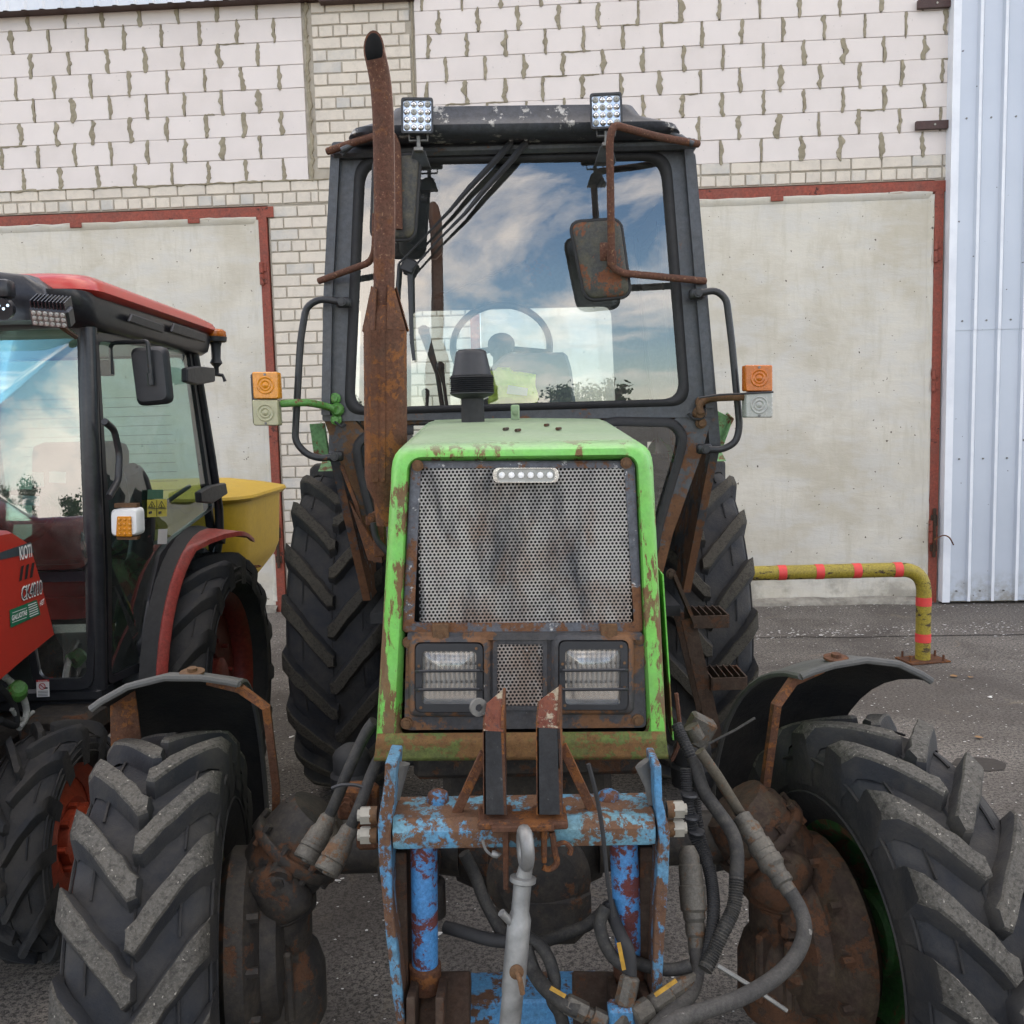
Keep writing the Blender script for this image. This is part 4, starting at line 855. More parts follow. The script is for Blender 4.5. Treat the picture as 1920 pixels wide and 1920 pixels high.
m.lathe([(.03, -.035), (.045, -.01), (.053, .02), (.056, .03), (.056, L_-.03), (.050, L_), (.034, L_+.03), (.026, L_+.10)], mc[0], d, 28)
for s_ in (-1, 1): m.prism([mc[0]+Vector((s_*.0-.006, -.059, -.03)), mc[0]+Vector((s_*.0+.006, -.059, -.03)), mc[1]+Vector((.006, -.059, .02)), mc[1]+Vector((-.006, -.059, .02))], (0, .01, 0)) if s_ < 0 else None
m.bar(mc[0]+Vector((-.022, -.050, -.03)), mc[1]+Vector((-.022, -.050, .02)), .010, .018)
A('muffler', m, 'rust_heavy', 50, ex)
m = MB()                                             # flame-cut shroud plates round the neck
for a in (-2.4, -.9, .6, 2.0):
    c_ = Vector((math.cos(a), math.sin(a), 0)); t_ = Vector((-math.sin(a), math.cos(a), 0)); b_ = mc[0]
    m.prism([b_+c_*.052+t_*.028+Vector((0, 0, -.03)), b_+c_*.052-t_*.028+Vector((0, 0, -.03)), b_+c_*.031-t_*.008+Vector((0, 0, .085)), b_+c_*.031+t_*.012+Vector((0, 0, .075))], c_*.003)
A('neck_shroud', m, 'rust_heavy', 20, ex)
# ---- air intake pre-cleaner
ai = pivot('air_intake', P(886, 785, 2.95), gt); Yi = 2.95; q0 = P(887, 792, Yi)
def hz(y): return P(887, y, Yi).z-q0.z
m = MB(); m.lathe([(.036, -.06), (.036, 0), (.035, hz(745)), (.037, hz(738))], q0, (0, 0, 1), 24); A('stem', m, 'black_rubber', 50, ai)
m = MB(); m.lathe([(.034, hz(748)), (.060, hz(742)), (.069, hz(738)), (.069, hz(736))]+[(.0705 if i % 2 else .065, hz(736)+(hz(706)-hz(736))*i/16) for i in range(17)]+[(.066, hz(704)), (.061, hz(703))], q0, (0, 0, 1), 40); A('intake_louvres', m, 'black_plastic', 25, ai)
m = MB(); m.lathe([(.062, hz(704)), (.060, hz(700)), (.048, hz(664)), (.045, hz(659)), (.038, hz(656)), (.001, hz(655))], q0, (0, 0, 1), 36); A('intake_cap', m, 'black_plastic', 50, ai)
# ---- cab shell
Yc = 3.40; YB = 4.78
cab = pivot('cab', (TX+.02, 4.1, 1.0), gt)
out_l = PL([(603, 778), (607, 560), (622, 278)], Yc); out_r = PL([(1298, 268), (1322, 560), (1339, 765)], Yc)
# front frame: outer loop and windshield opening with the same corner count
wo_ = [P(604, 790, Yc), P(622, 266, Yc), P(1298, 258, Yc), P(1339, 782, Yc)]
ws = [P(650, 775, Yc), P(671, 298, Yc), P(1252, 288, Yc), P(1289, 757, Yc)]
m = MB(); m.frame(rpoly(wo_, .012, 8), rpoly(ws, [.07, .075, .075, .07], 8), (0, .05, 0)); A('front_frame', m, 'cab_paint', 40, cab)
# raised pillar faces (hollow-section look)
for pts in (PL([(612, 778), (616, 560), (630, 285)], Yc-.012), PL([(1290, 280), (1313, 560), (1330, 765)], Yc-.012)):
    m = MB(); m.tube(pts, .022, 4); A('pillar_rib', m, 'cab_paint', 30, cab)
# rubber seal and glass
so1 = rpoly(ws, [.07, .075, .075, .07], 8); si1 = offset_loop(so1, -.030); m = MB()
m.loft([[q+Vector((0, -.001, 0)) for q in offset_loop(so1, .012)], [q+Vector((0, -.016, 0)) for q in offset_loop(so1, -.004)], [q+Vector((0, -.016, 0)) for q in offset_loop(so1, -.018)], [q+Vector((0, -.002, 0)) for q in si1], [q+Vector((0, .02, 0)) for q in si1]], True, False); A('windshield_seal', m, 'black_rubber', 60, cab)
m = MB(); m.add([q+Vector((0, .006, 0)) for q in offset_loop(so1, -.012)], [tuple(range(len(so1)))]); A('windshield', m, 'windshield_glass', 0, cab)
# slanted lower legs, quarter windows, bulkhead
for sgn, pl, wn_ in ((-1, [(603, 775), (655, 775), (700, 830), (672, 838), (706, 1000), (722, 1050), (700, 1056), (668, 930), (630, 850)], [(672, 836), (700, 812), (770, 812), (770, 1040), (716, 1040)]),
                     (1, [(1339, 765), (1290, 762), (1250, 800), (1282, 818), (1244, 985), (1228, 1070), (1243, 1075), (1262, 1000), (1316, 850)], [(1280, 815), (1250, 792), (1140, 790), (1140, 1040), (1236, 1000)])):
    m = MB(); L = PL(pl, Yc+.005); m.prism(L, (0, .05, 0), 0); A('lower_pillar', m, 'leg_rust' if sgn < 0 else 'cab_paint', 30, cab)
    if sgn < 0:
        sp = PL([(775, 806), (700, 808), (668, 832), (672, 868), (700, 985), (716, 1040)], Yc-.01)
    else: sp = PL([(1120, 800), (1150, 790), (1262, 792), (1282, 815), (1276, 850), (1240, 970), (1226, 1030)], Yc-.01)
    m = MB(); m.tube(fillet(sp, .05, 5), .020, 8, flat=.7); A('quarter_seal', m, 'black_rubber', 50, cab)
    m = MB(); m.add(PL([(690, 820), (775, 815), (775, 1040), (720, 1040), (690, 930)] if sgn < 0 else [(1140, 795), (1270, 800), (1268, 830), (1225, 1010), (1140, 1040)], Yc+.012), [(0, 1, 2, 3, 4)]); A('quarter_glass', m, 'windshield_glass', 0, cab)
m = MB(); m.box((TX+.02, Yc+.028, 1.765), (1.15, .03, .055), None, .008); A('windshield_sill', m, 'leg_rust', 30, cab)
m = MB(); m.box((TX+.02, Yc+.05, 1.35), (.66, .03, .76), None); A('bulkhead', m, 'cab_paint', 0, cab)
# rust flange running down the left leg
m = MB(); L = PL([(655, 940), (690, 1050), (716, 1056), (716, 1045)], Yc-.05); m.prism(L, (0, .04, 0)); m.tube(PL([(640, 872), (668, 945), (694, 1048)], Yc-.03), .009, 4); A('leg_flange', m, 'rust_heavy', 30, cab)
m = MB(); m.box(P(706, 975, 2.9), (.06, .05, .03), None, .003); m.box(P(712, 1000, 2.9), (.035, .05, .14), None, .003); m.bolt(P(697, 972, 2.87), (0, -1, 0), .011, .012, 0); A('exhaust_bracket', m, 'rust_heavy', 30, cab)
m = MB(); m.tube(PL([(700, 980), (706, 1010), (722, 1030), (732, 1040)], 2.85), .010, 8, smooth=4); A('breather_hose', m, 'black_rubber', 50, cab)
# sides: door frames and glass
zb, zt = 1.0, 2.60
for sgn in (-1, 1):
    xb, xt = TX+.03+sgn*.70, TX+.02+sgn*.64
    def S(y, z, e=0): k = (z-1.76)/(2.6-1.76); return Vector(((xb+(xt-xb)*max(k, -.2)) if z > 1.2 else xb-sgn*.05, y, z))+Vector((sgn*e, 0, 0))
    ol = rpoly([S(Yc+.02, 1.62), S(Yc+.02, 2.67), S(YB, 2.67), S(YB, 1.62)], .03, 5); il = rpoly([S(Yc+.09, 1.70), S(Yc+.09, 2.55), S(YB-.10, 2.55), S(YB-.10, 1.70)], .08, 5)
    m = MB(); m.frame(ol, il, (-sgn*.04, 0, 0)); A('side_frame', m, 'cab_paint', 40, cab)
    m = MB(); m.add([q+Vector((-sgn*.02, 0, 0)) for q in offset_loop(il, .01)], [tuple(range(len(il)))]); A('side_glass', m, 'side_glass', 0, cab)
    m = MB(); m.prism([S(Yc+.3, 1.05), S(Yc+.05, 1.62), S(YB, 1.62), S(YB, 1.3), S(YB-.5, 1.05)], (-sgn*.03, 0, 0)); A('side_panel', m, 'cab_paint', 0, cab)
    m = MB(); m.tube([S(4.1, 1.68, -.02), S(4.1, 2.57, -.02)], .022, 8); A('door_post', m, 'cab_paint', 40, cab)
    # rear fender stub beside the cab
    f = MB(); L = []
    for i in range(9):
        a = rad(62+i*12); rr2 = .86; L.append([Vector((TX+.03+sgn*x, 4.57-math.cos(a)*rr2, .785+math.sin(a)*rr2)) for x in (.66, .90)])
    f.loft(L, closed=False, cap=False); A('rear_fender', f, 'green_old', 40, cab)
m = MB(); m.prism(PL([(580, 795), (607, 793), (616, 852), (590, 864)], 3.75), (0, .03, 0), .002); A('fender_tip', m, 'green_old', 20, cab)
m = MB(); m.prism(PL([(1345, 770), (1375, 785), (1352, 850), (1320, 845)], 3.75), (0, .03, 0), .002); m.tube(PL([(1362, 775), (1374, 785), (1355, 822)], 3.74), .006, 5); A('fender_tip', m, 'green_old', 20, cab)
# rear wall with window
ol = rpoly([Vector((TX+.03-.69, YB, 1.62)), Vector((TX+.02-.63, YB, 2.67)), Vector((TX+.02+.63, YB, 2.67)), Vector((TX+.03+.69, YB, 1.62))], .03, 6); il = rpoly([Vector((TX-.52, YB, 1.66)), Vector((TX-.50, YB, 2.30)), Vector((TX+.50, YB, 2.30)), Vector((TX+.52, YB, 1.66))], .05, 6)
m = MB(); m.frame(ol, il, (0, .03, 0)); A('rear_frame', m, 'cab_paint', 40, cab)
m = MB(); m.add([q+Vector((0, .015, 0)) for q in il], [tuple(range(len(il)))]); A('rear_glass', m, 'side_glass', 0, cab)
m = MB(); m.box((TX+.02, YB-.0, 1.32), (1.3, .03, .60), None); A('rear_panel', m, 'cab_paint', 0, cab)
m = MB(); m.tube(PL([(815, 557), (905, 522), (985, 490)], YB-.03), .008, 6); A('rear_wiper', m, 'black_plastic', 40, cab)
m = MB(); m.box((TX+.02, 4.1, 1.03), (1.15, 1.3, .04), None); A('cab_floor', m, 'black_rubber', 0, cab)
m = MB(); m.box((TX+.02, 4.1, 2.645), (1.20, 1.32, .03), None); A('headliner', m, 'black_plastic', 0, cab)
# roof
rf = pivot('roof', (TX, 4.0, 2.65), gt)
def rl(z, fx, yf, yb, r): return rpoly([Vector((TX+.02-fx, yf, z+.005)), Vector((TX+.02-fx, yb, z+.005)), Vector((TX+.02+fx, yb, z-.005)), Vector((TX+.02+fx, yf, z-.005))], r, 6)
m = MB(); m.loft([rl(2.700, .555, 3.27, 4.80, .10), rl(2.712, .565, 3.25, 4.82, .10), rl(2.728, .55, 3.245, 4.8, .09), rl(2.744, .49, 3.255, 4.74, .08), rl(2.758, .43, 3.265, 4.66, .05), rl(2.796, .405, 3.28, 4.6, .05), rl(2.806, .395, 3.31, 4.57, .06)], True, True); A('roof_shell', m, 'roof_paint', 45, rf)
m = MB(); m.tube(PL([(640, 282), (690, 258), (745, 248), (960, 243), (1190, 238), (1245, 246), (1300, 270)], 3.30), .010, 8, smooth=4); m.tube(PL([(640, 290), (700, 262), (960, 252), (1240, 250), (1296, 272)], 3.33), .008, 6, smooth=3); A('gutter', m, 'cab_paint', 50, rf)
m = MB(); m.box((TX+.02, 4.07, 2.683), (1.27, 1.42, .036), None, .012); A('roof_base', m, 'cab_paint', 30, rf)
# work lamps
t = NT('led_face'); t.bsdf(t.mix(t.ramp(t.noise(60, 3), .4, .6), (.75, .77, .8), (.5, .55, .6)), .15, .6); MATS['led_face'] = t.mat
for cx_, cy_, tl in ((782, 216, .03), (1137, 207, -.02)):
    wl_ = pivot('work_lamp', P(cx_, cy_, 3.18), gt); c_ = P(cx_, cy_, 3.18); R3 = Matrix.Rotation(tl, 3, 'Y')
    fr = rpoly([c_+R3@Vector((x, 0, z)) for x, z in ((-.052, -.056), (-.052, .056), (.052, .056), (.052, -.056))], .010, 4)
    m = MB(); m.frame(fr, scale_loop(fr, .88), (0, .012, 0)); m.loft([[q+Vector((0, .012, 0)) for q in fr], [q+Vector((0, .055, 0)) for q in scale_loop(fr, .85)]], True, True)
    for i in range(7): m.box(c_+R3@Vector((-.036+i*.012, .058, 0)), (.003, .02, .085), R3)
    A('housing', m, 'black_plastic', 40, wl_)
    m = MB(); m.add([q+Vector((0, .008, 0)) for q in scale_loop(fr, .885)], [tuple(range(len(fr)))]); A('led_plate', m, 'led_face', 0, wl_)
    for i in range(4):
        for j in range(4): m = MB(); m.lathe([(.0105, 0), (.0095, -.003), (.006, -.006), (.0035, -.0068), (.001, -.003)], c_+R3@Vector((-.034+i*.0227, .0065, -.036+j*.024)), (0, 1, 0), 10); A('led', m, 'chrome' if (i+j) % 3 else 'clear_plastic', 60, wl_)
    m = MB(); m.tube([c_+Vector((-.03, .02, -.055)), c_+Vector((-.03, .02, -.075)), c_+Vector((.03, .02, -.075)), c_+Vector((.03, .02, -.055))], .004, 4); m.cyl(c_+Vector((0, .02, -.06)), c_+Vector((0, .02, -.10)), .007, n=8); m.box(c_+Vector((0, .03, -.105)), (.03, .06, .012), None, .002); A('bracket', m, 'dull_steel', 40, wl_)
    m = MB(); m.prism([c_+Vector((-.035, .05, -.15)), c_+Vector((-.02, .02, -.105)), c_+Vector((.02, .02, -.105)), c_+Vector((.035, .05, -.15))], (0, .05, 0), .002); A('foot', m, 'cab_paint', 30, wl_)
# wipers
for pts in ([(958, 268), (930, 300), (880, 352), (846, 392), (800, 440), (748, 494)], [(986, 268), (955, 305), (905, 360), (872, 400), (820, 452), (772, 505)]):
    m = MB(); L = PL(pts, Yc-.055); m.tube(L, [.013, .012, .010, .007, .004, .004], 6); m.lathe([(.012, 0), (.012, .02), (.006, .025)], L[0]+Vector((0, .02, .008)), (0, -1, 0), 12, 0); m.cyl(L[0]+Vector((0, -.0, .01)), L[0]+Vector((0, -.012, .01)), .008, n=10, m=1); A('wiper_arm', m, ['black_plastic', 'chrome'], 40, cab)
m = MB(); m.box(P(766, 498, Yc-.04), (.05, .02, .05), Matrix.Rotation(.4, 3, 'Y'), .006); m.tube(PL([(768, 505), (770, 580), (772, 640), (776, 676)], Yc-.03), [.011, .009, .008, .007], 5); m.tube(PL([(748, 494), (744, 545), (742, 590)], Yc-.03), .006, 5); A('wiper_blade', m, 'black_plastic', 40, cab)
# mirrors
mi = pivot('mirror', P(1125, 485, 3.24), gt); Ym = 3.24
def mirror(par_, corners, Y, mat, yaw=0):
    L = PL(corners, Y); c_ = sum(L, Vector())/4; Rz = Matrix.Rotation(yaw, 3, 'Z'); L = [c_+Rz@(q-c_) for q in L]; lp = rpoly(L, .035, 6); m = MB()
    m.loft([[q+Vector((0, .03, 0)) for q in lp], [q+Vector((0, .012, 0)) for q in offset_loop(lp, .003)], lp, [q+Vector((0, -.004, 0)) for q in offset_loop(lp, -.006)], [q+Vector((0, -.010, 0)) for q in scale_loop(lp, .75)], [q+Vector((0, -.013, 0)) for q in scale_loop(lp, .35)], [q+Vector((0, -.013, 0)) for q in scale_loop(lp, .02)]], True, False); A('shell', m, mat, 50, par_)
    m = MB(); m.tube([q+Vector((0, .012, 0)) for q in offset_loop(lp, .004)], .008, 8, closed=True); A('rubber_edge', m, 'black_rubber', 60, par_)
    m = MB(); m.add([q+Vector((0, .022, 0)) for q in lp], [tuple(range(len(lp)))]); A('mirror_glass', m, 'chrome', 0, par_)
mirror(mi, [(1100, 560), (1071, 418), (1162, 412), (1181, 553)], Ym, 'mirror_back', 0)
m = MB(); m.tube(fillet([P(1309, 270, 3.33), P(1230, 256, 3.22), P(1150, 234, 3.12), P(1143, 262, 3.12), P(1147, 500, 3.20), P(1165, 512, 3.21), P(1322, 527, 3.36)], .05, 5), .0125, 10); m.box(P(1147, 485, 3.205), (.03, .03, .05), None, .004); m.box(P(1133, 472, Ym-.012), (.03, .01, .06), None, .003); A('mirror_arm', m, 'rust_pipe', 50, mi)
ml = pivot('mirror', P(750, 370, 3.05), gt); mirror(ml, [(697, 445), (703, 295), (786, 290), (775, 447)], 3.22, 'mirror_dark', 0)
m = MB(); m.tube(fillet([P(614, 284, 3.34), P(690, 258, 3.27), P(735, 250, 3.20), P(745, 275, 3.19), P(748, 430, 3.19)], .04, 5), .0125, 10); m.tube(fillet([P(598, 527, 3.36), P(694, 492, 3.26), P(703, 470, 3.22), P(704, 400, 3.19)], .03, 5), .0115, 10); A('mirror_arm', m, 'rust_pipe', 50, ml)
# interior mirror / fan unit and trim seen through the glass
m = MB(); c_ = P(790, 440, Yc+.16); m.box(c_+Vector((0, 0, .02)), (.16, .10, .22), None, .03); m.box(c_+Vector((.02, 0, .17)), (.11, .08, .10), None, .03); m.cyl(c_+Vector((0, -.055, .0)), c_+Vector((0, -.045, 0)), .055, n=20); A('fan_unit', m, 'black_plastic', 40, cab)
m = MB(); m.tube(fillet([P(1122, 420, Yc+.08), P(1120, 340, Yc+.08), P(1170, 318, Yc+.08), P(1250, 300, Yc+.08)], .05, 5), .012, 8); A('inner_rail', m, 'black_plastic', 50, cab)
# grab handles
for pts, Y in (([(642, 566), (600, 560), (574, 575), (563, 640), (553, 828), (575, 852), (600, 860), (628, 856)], 3.32), ([(1308, 550), (1342, 544), (1362, 560), (1372, 640), (1387, 800), (1380, 830), (1352, 844), (1322, 842)], 3.32)):
    m = MB(); m.tube(fillet(PL(pts, Y), .05, 4), .0125, 10)
    for e in (0, -1): q = P(*pts[e], Y); m.box(q+Vector((0, .02, 0)), (.05, .04, .035), None, .006); m.bolt(q+Vector((0, -.012, 0)), (0, -1, 0), .010, .008)
    A('grab_handle', m, 'handle_black', 50)
# indicator lamps on stalks
for sgn, bx, stalk, smat, clear in ((-1, (472, 697, 520, 798), [(528, 757), (575, 755), (612, 762), (630, 768)], 'stalk_green', 'clear_yellowed'), (1, (1398, 684, 1449, 783), [(1400, 744), (1360, 745), (1330, 748), (1312, 758), (1314, 775)], 'stalk_rust', 'clear_plastic')):
    il_ = pivot('indicator_lamp', P((bx[0]+bx[2])/2, (bx[1]+bx[3])/2, 3.22), gt); Y = 3.22; ym = (bx[1]+bx[3])/2+1
    m = MB(); m.tube(PL(stalk[:2], Y+.03)+PL(stalk[2:], Yc-.04), [.013]*len(stalk), 10, smooth=3); q = P(*stalk[-1], Yc-.04); m.lathe([(.024, 0), (.024, .02), (.016, .03)], q+Vector((0, .035, 0)), (0, -1, 0), 14)
    for dz in (.04, -.035): m.lathe([(.02, 0), (.02, .012), (.012, .016), (.012, .028)], q+Vector((.006*sgn, .035, dz)), (0, -1, 0), 10)
    A('stalk', m, smat, 50, il_)
    for y0, y1, mm in ((bx[1], ym-1, 'amber' if sgn < 0 else 'amber_deep'), (ym+1, bx[3], clear)):
        lp = rpoly(quadpts(bx[0], y0, bx[2], y1, Y, (3 if sgn < 0 else 0, 0, 0, 3 if sgn < 0 else 0)), .007, 4); c_ = sum(lp, Vector())/len(lp)
        m = MB(); m.loft([[q+Vector((0, .05, 0)) for q in lp], [q+Vector((0, .004, 0)) for q in lp], scale_loop(lp, .93)], True, True)
        A('lens', m, mm, 40, il_)
        m = MB(); m.lathe([(.030, .0), (.030, .0025), (.027, .004), (.024, .0015), (.019, .0015), (.016, .004), (.011, .0015), (.006, .005), (.001, .006)], c_+Vector((0, .0005, 0)), (0, -1, 0), 24); A('lens_ring', m, mm, 50, il_)
        m = MB(); m.cyl(c_+Vector((0, 0, .036 if y0 == bx[1] else -.036)), c_+Vector((0, -.003, .036 if y0 == bx[1] else -.036)), .0045, n=8); A('screw', m, 'dull_steel', 40, il_)
    m = MB(); m.box(P((bx[0]+bx[2])/2, (bx[1]+bx[3])/2, Y+.055), (.086, .02, .175), None, .006); A('lamp_base', m, 'black_plastic', 40, il_)
    if sgn > 0: m = MB(); m.tube(PL([(1310, 746), (1350, 740), (1396, 738)], Y-.003)+PL([(1450, 735)], Y-.003), .0035, 6); A('cable_tie', m, 'black_plastic', 40, il_)
for pts in ([(628, 790), (640, 800), (648, 795)], [(1290, 775), (1300, 785), (1318, 783), (1322, 765)]): m = MB(); m.tube(PL(pts, Yc-.03), .005, 6, smooth=4); A('wire', m, 'black_rubber', 50, cab)
# steering wheel, dash, seat, levers
sw = pivot('steering_wheel', P(938, 640, 3.85), gt); c_ = P(940, 648, 3.85); Rt = Matrix.Rotation(rad(62), 3, 'X')
m = MB(); m.tube([c_+Rt@Vector((math.cos(a)*.195, math.sin(a)*.195, 0)) for a in [i*math.pi/20 for i in range(40)]], .014, 8, closed=True); A('rim', m, 'black_plastic', 60, sw)
m = MB()
for a in (-.2, math.pi+.2, -1.57): m.tube([c_+Rt@Vector((0, 0, -.02)), c_+Rt@Vector((math.cos(a)*.19, math.sin(a)*.19, 0))], .013, 6)
m.lathe([(.05, -.03), (.055, .01), (.03, .03)], c_, Rt@Vector((0, 0, 1)), 16); A('spokes', m, 'black_plastic', 50, sw)
m = MB(); m.tube([c_, c_+Vector((0, -.14, -.30)), c_+Vector((0, -.2, -.65))], .035, 10); A('column', m, 'black_plastic', 50, sw)
simple('dash_blue', (.10, .125, .16), .5); simple('seat_dark', (.035, .035, .04), .7)
m = MB(); L = PL([(925, 775), (918, 690), (948, 662), (1062, 660), (1072, 690), (1082, 775)], 3.62); m.prism(L, (0, .18, 0), .012); m.box((TX+.05, 3.55, 1.60), (.50, .25, .25), None, .03); A('dashboard', m, 'dash_blue', 30, cab)
m = MB(); m.box((TX+.05, 4.35, 1.42), (.46, .44, .14), None, .05, seg=2); m.box((TX+.05, 4.60, 1.66), (.44, .12, .40), Matrix.Rotation(-.15, 3, 'X'), .05, seg=2); m.box((TX+.05, 4.35, 1.2), (.3, .3, .3), None, .02); A('seat', m, 'seat_dark', 40, cab)
for pts, Y, rr3 in (([(830, 765), (820, 700), (795, 622)], 3.8, .014), ([(838, 762), (832, 720), (826, 690)], 3.75, .010), ([(800, 765), (798, 740)], 3.75, .010)):
    m = MB(); L = PL(pts, Y); m.tube(L, [rr3*.7]*(len(L)-1)+[rr3*1.5], 8); m.lathe([(rr3, 0), (rr3*1.6, .01), (rr3*1.6, .03), (rr3*.6, .04)], L[-1]-Vector((0, 0, .015)), (0, 0, 1), 10); A('lever', m, 'black_plastic', 50, cab)
# ---- access ladder on the image-right side
ld = pivot('ladder', P(1330, 1250, 3.35), gt)
m = MB(); Yl_ = 3.30
m.bar(P(1262, 1075, Yl_), P(1300, 1165, Yl_), .012, .07, (0, -1, 0)); m.bar(P(1290, 1160, Yl_-.01), P(1345, 1400, Yl_-.01), .05, .012, (0, -1, 0)); m.bar(P(1272, 1150, Yl_+.25), P(1330, 1390, Yl_+.25), .04, .012, (0, -1, 0)); m.bar(P(1318, 1330, Yl_+.05), P(1368, 1420, Yl_-.05), .03, .012, (0, -1, 0)); m.bolt(P(1258, 1076, Yl_-.02), (0, -1, 0), .012, .01); A('stringer', m, 'rust_dark', 30, ld)
for x0, x1, y in ((1300, 1366, 1166), (1335, 1400, 1282)):
    a = P(x0, y, Yl_-.03); b = P(x1, y, Yl_-.03); m = MB(); hgt = .045
    for dy in (0, .16): m.box((a+b)/2+Vector((0, dy, 0)), ((b-a).length, .006, hgt), None, .001)
    for x in (a.x, b.x): m.box((x, a.y+.08, a.z), (.006, .16, hgt), None)
    for i in range(1, 5): m.box((a.x+(b.x-a.x)*i/5, a.y+.08, a.z+.012), (.004, .155, .03), None)
    A('step', m, 'rust_dark', 20, ld)
# ---- high visibility vest in a clear bag on the dash: its own thing
vt = NT('vest_yellow'); vt.bsdf(vt.mix(vt.ramp(vt.noise(12, 5), .35, .65), (.80, .95, .16), (.66, .85, .10)), .45, 0, vt.noise(18, 5), .8, .02); MATS['vest'] = vt.mat
vs = thing('folded_vest', P(960, 760, 3.5), 'bright yellow folded safety vest in a clear bag behind the windshield', 'vest')
m = MB(); cvs = []
for i in range(13):
    row = []
    for j in range(13):
        u, v = j/6-1, i/6-1; x = 960+47*u*(1-.10*abs(v)**3)+(3*math.sin(v*4)); y = 730+(34*v+4*u)*(1-.08*abs(u)**3)-(6 if -.7 < u < -.1 and v < -.5 else 0)
        q = P(x, y, 3.50); e = (1-abs(u)**4)*(1-abs(v)**4); q.y -= .05*e+.022*mnoise.noise(Vector((u*2.6, v*2.6, 2)))*e; row.append(q)
    cvs.append(row)
m.loft(cvs, closed=False, cap=False); m.loft([[q+Vector((0, .04, 0)) if 0 < i < 12 else q for q in r0] for i, r0 in enumerate(cvs)], closed=False, cap=False); obj('vest_cloth', m, MATS['vest'], vs, 60)
m = MB(); m.prism([P(953, 722, 3.43), P(950, 738, 3.43), P(988, 742, 3.43), P(990, 728, 3.43)], (0, .002, 0)); obj('paper_label', m, MATS['sticker_white'], vs, 0)
# ---- front linkage
lk = pivot('front_linkage', P(980, 1560, 1.72), gt); YL = 1.72
m = MB()                                             # cross beam, chamfered box section
a, b = P(736, 1545, YL), P(1228, 1540, YL); zt_, zb_ = P(980, 1534, YL).z, P(980, 1590, YL).z; hb = zt_-zb_
sec = [(-.0, zb_+.004), (-.006, zb_+.016), (-.006, zt_-.020), (.012, zt_), (.105, zt_+.004), (.115, zt_-.01), (.115, zb_)]
L0 = [Vector((a.x, YL+y, z+.002)) for y, z in sec]; L1 = [Vector((b.x, YL+y, z-.002)) for y, z in sec]; m.loft([L0, [p.lerp(q, .02)+Vector((0, -.004, 0)) for p, q in zip(L0, L1)], [p.lerp(q, .98)+Vector((0, -.004, 0)) for p, q in zip(L0, L1)], L1], True, True)
m.box(((a.x+b.x)/2, YL-.006, zb_+.035), (b.x-a.x-.03, .006, .006), None, .002)
A('cross_beam', m, 'blue_rusty', 30, lk)
for x, s_ in ((840, .3), (1160, -.2)): m = MB(); q = P(x, 1488, YL+.08); m.lathe([(.02, -.03), (.022, 0), (.02, .012), (.01, .018)], q+Vector((-.02, 0, -.01)), (0, 0, 1), 14); A('pin_head', m, 'blue_chip', 50, lk)
for sgn, pl in ((-1, [(744, 1432), (722, 1430), (720, 1470), (708, 1545), (710, 1610), (722, 1740), (736, 1870), (745, 1925), (760, 1925), (754, 1860), (736, 1700), (732, 1560), (740, 1500)]), (1, [(1226, 1436), (1240, 1436), (1242, 1500), (1256, 1560), (1254, 1640), (1246, 1760), (1238, 1925), (1220, 1925), (1226, 1760), (1232, 1640), (1236, 1570), (1228, 1500)])):
    m = MB(); m.prism(PL(pl, YL-.01), (0, .10, 0), .002); A('side_plate', m, 'blue_plate', 30, lk)
    m = MB(); pl2 = [(762, 1600), (740, 1600), (745, 1925), (766, 1925)] if sgn < 0 else [(1200, 1590), (1232, 1590), (1222, 1925), (1196, 1925)]; m.prism(PL(pl2, YL+.05), (0, .08, 0), .002); A('inner_plate', m, 'rust_dark', 30, lk)
    for py in ((1528, 1565) if sgn < 0 else (1518, 1553)):
        m = MB(); q = P(708 if sgn < 0 else 1250, py, YL+.03); m.cyl(q, q+Vector((sgn*.014, 0, 0)), .0165, n=14, m=1); m.cyl(q+Vector((sgn*.012, 0, 0)), q+Vector((sgn*.032, 0, 0)), .0175, n=6); m.cyl(q+Vector((sgn*.03, 0, 0)), q+Vector((sgn*.038, 0, 0)), .011, n=10); A('nut', m, ['white_nut', 'stalk_rust'], 30, lk)
    m = MB(); m.tube(PL([(752, 1432), (742, 1470), (738, 1500)] if sgn < 0 else [(1205, 1430), (1222, 1470), (1226, 1505)], YL+.05), [.022, .02, .016], 8, flat=.5); A('hanger', m, 'dull_steel', 50, lk)
# lift cylinders
for pts, rr4, mt in (((795, 1590), (797, 1805), .0262) and (((795, 1585), (797, 1808)), .026, 'blue_fresh'), (((1169, 1585), (1180, 1790)), .0275, 'blue_fresh')):
    cy = pivot('lift_cylinder', P(*pts[0], YL+.05), gt); Y = YL+.05; p0, p1 = P(*pts[0], Y), P(*pts[1], Y+.02); d = (p1-p0).normalized()
    m = MB(); m.lathe([(rr4*.8, -.03), (rr4, -.02), (rr4, (p1-p0).length), (rr4*.9, (p1-p0).length)], p0, d, 26); A('barrel', m, mt, 50, cy)
    m = MB(); m.lathe([(rr4*.9, -.004), (rr4*1.23, .0), (rr4*1.23, .052), (rr4*.9, .056)], p1, d, 26); A('gland', m, 'rust_heavy', 50, cy)
    m = MB(); m.cyl(p1+d*.05, p1+d*.20, rr4*.52, n=16); A('rod', m, 'chrome', 50, cy)
    m = MB(); m.cyl(p1+d*.125, p1+d*.26, rr4*.72, n=16); A('clevis', m, 'rust_heavy', 50, cy)
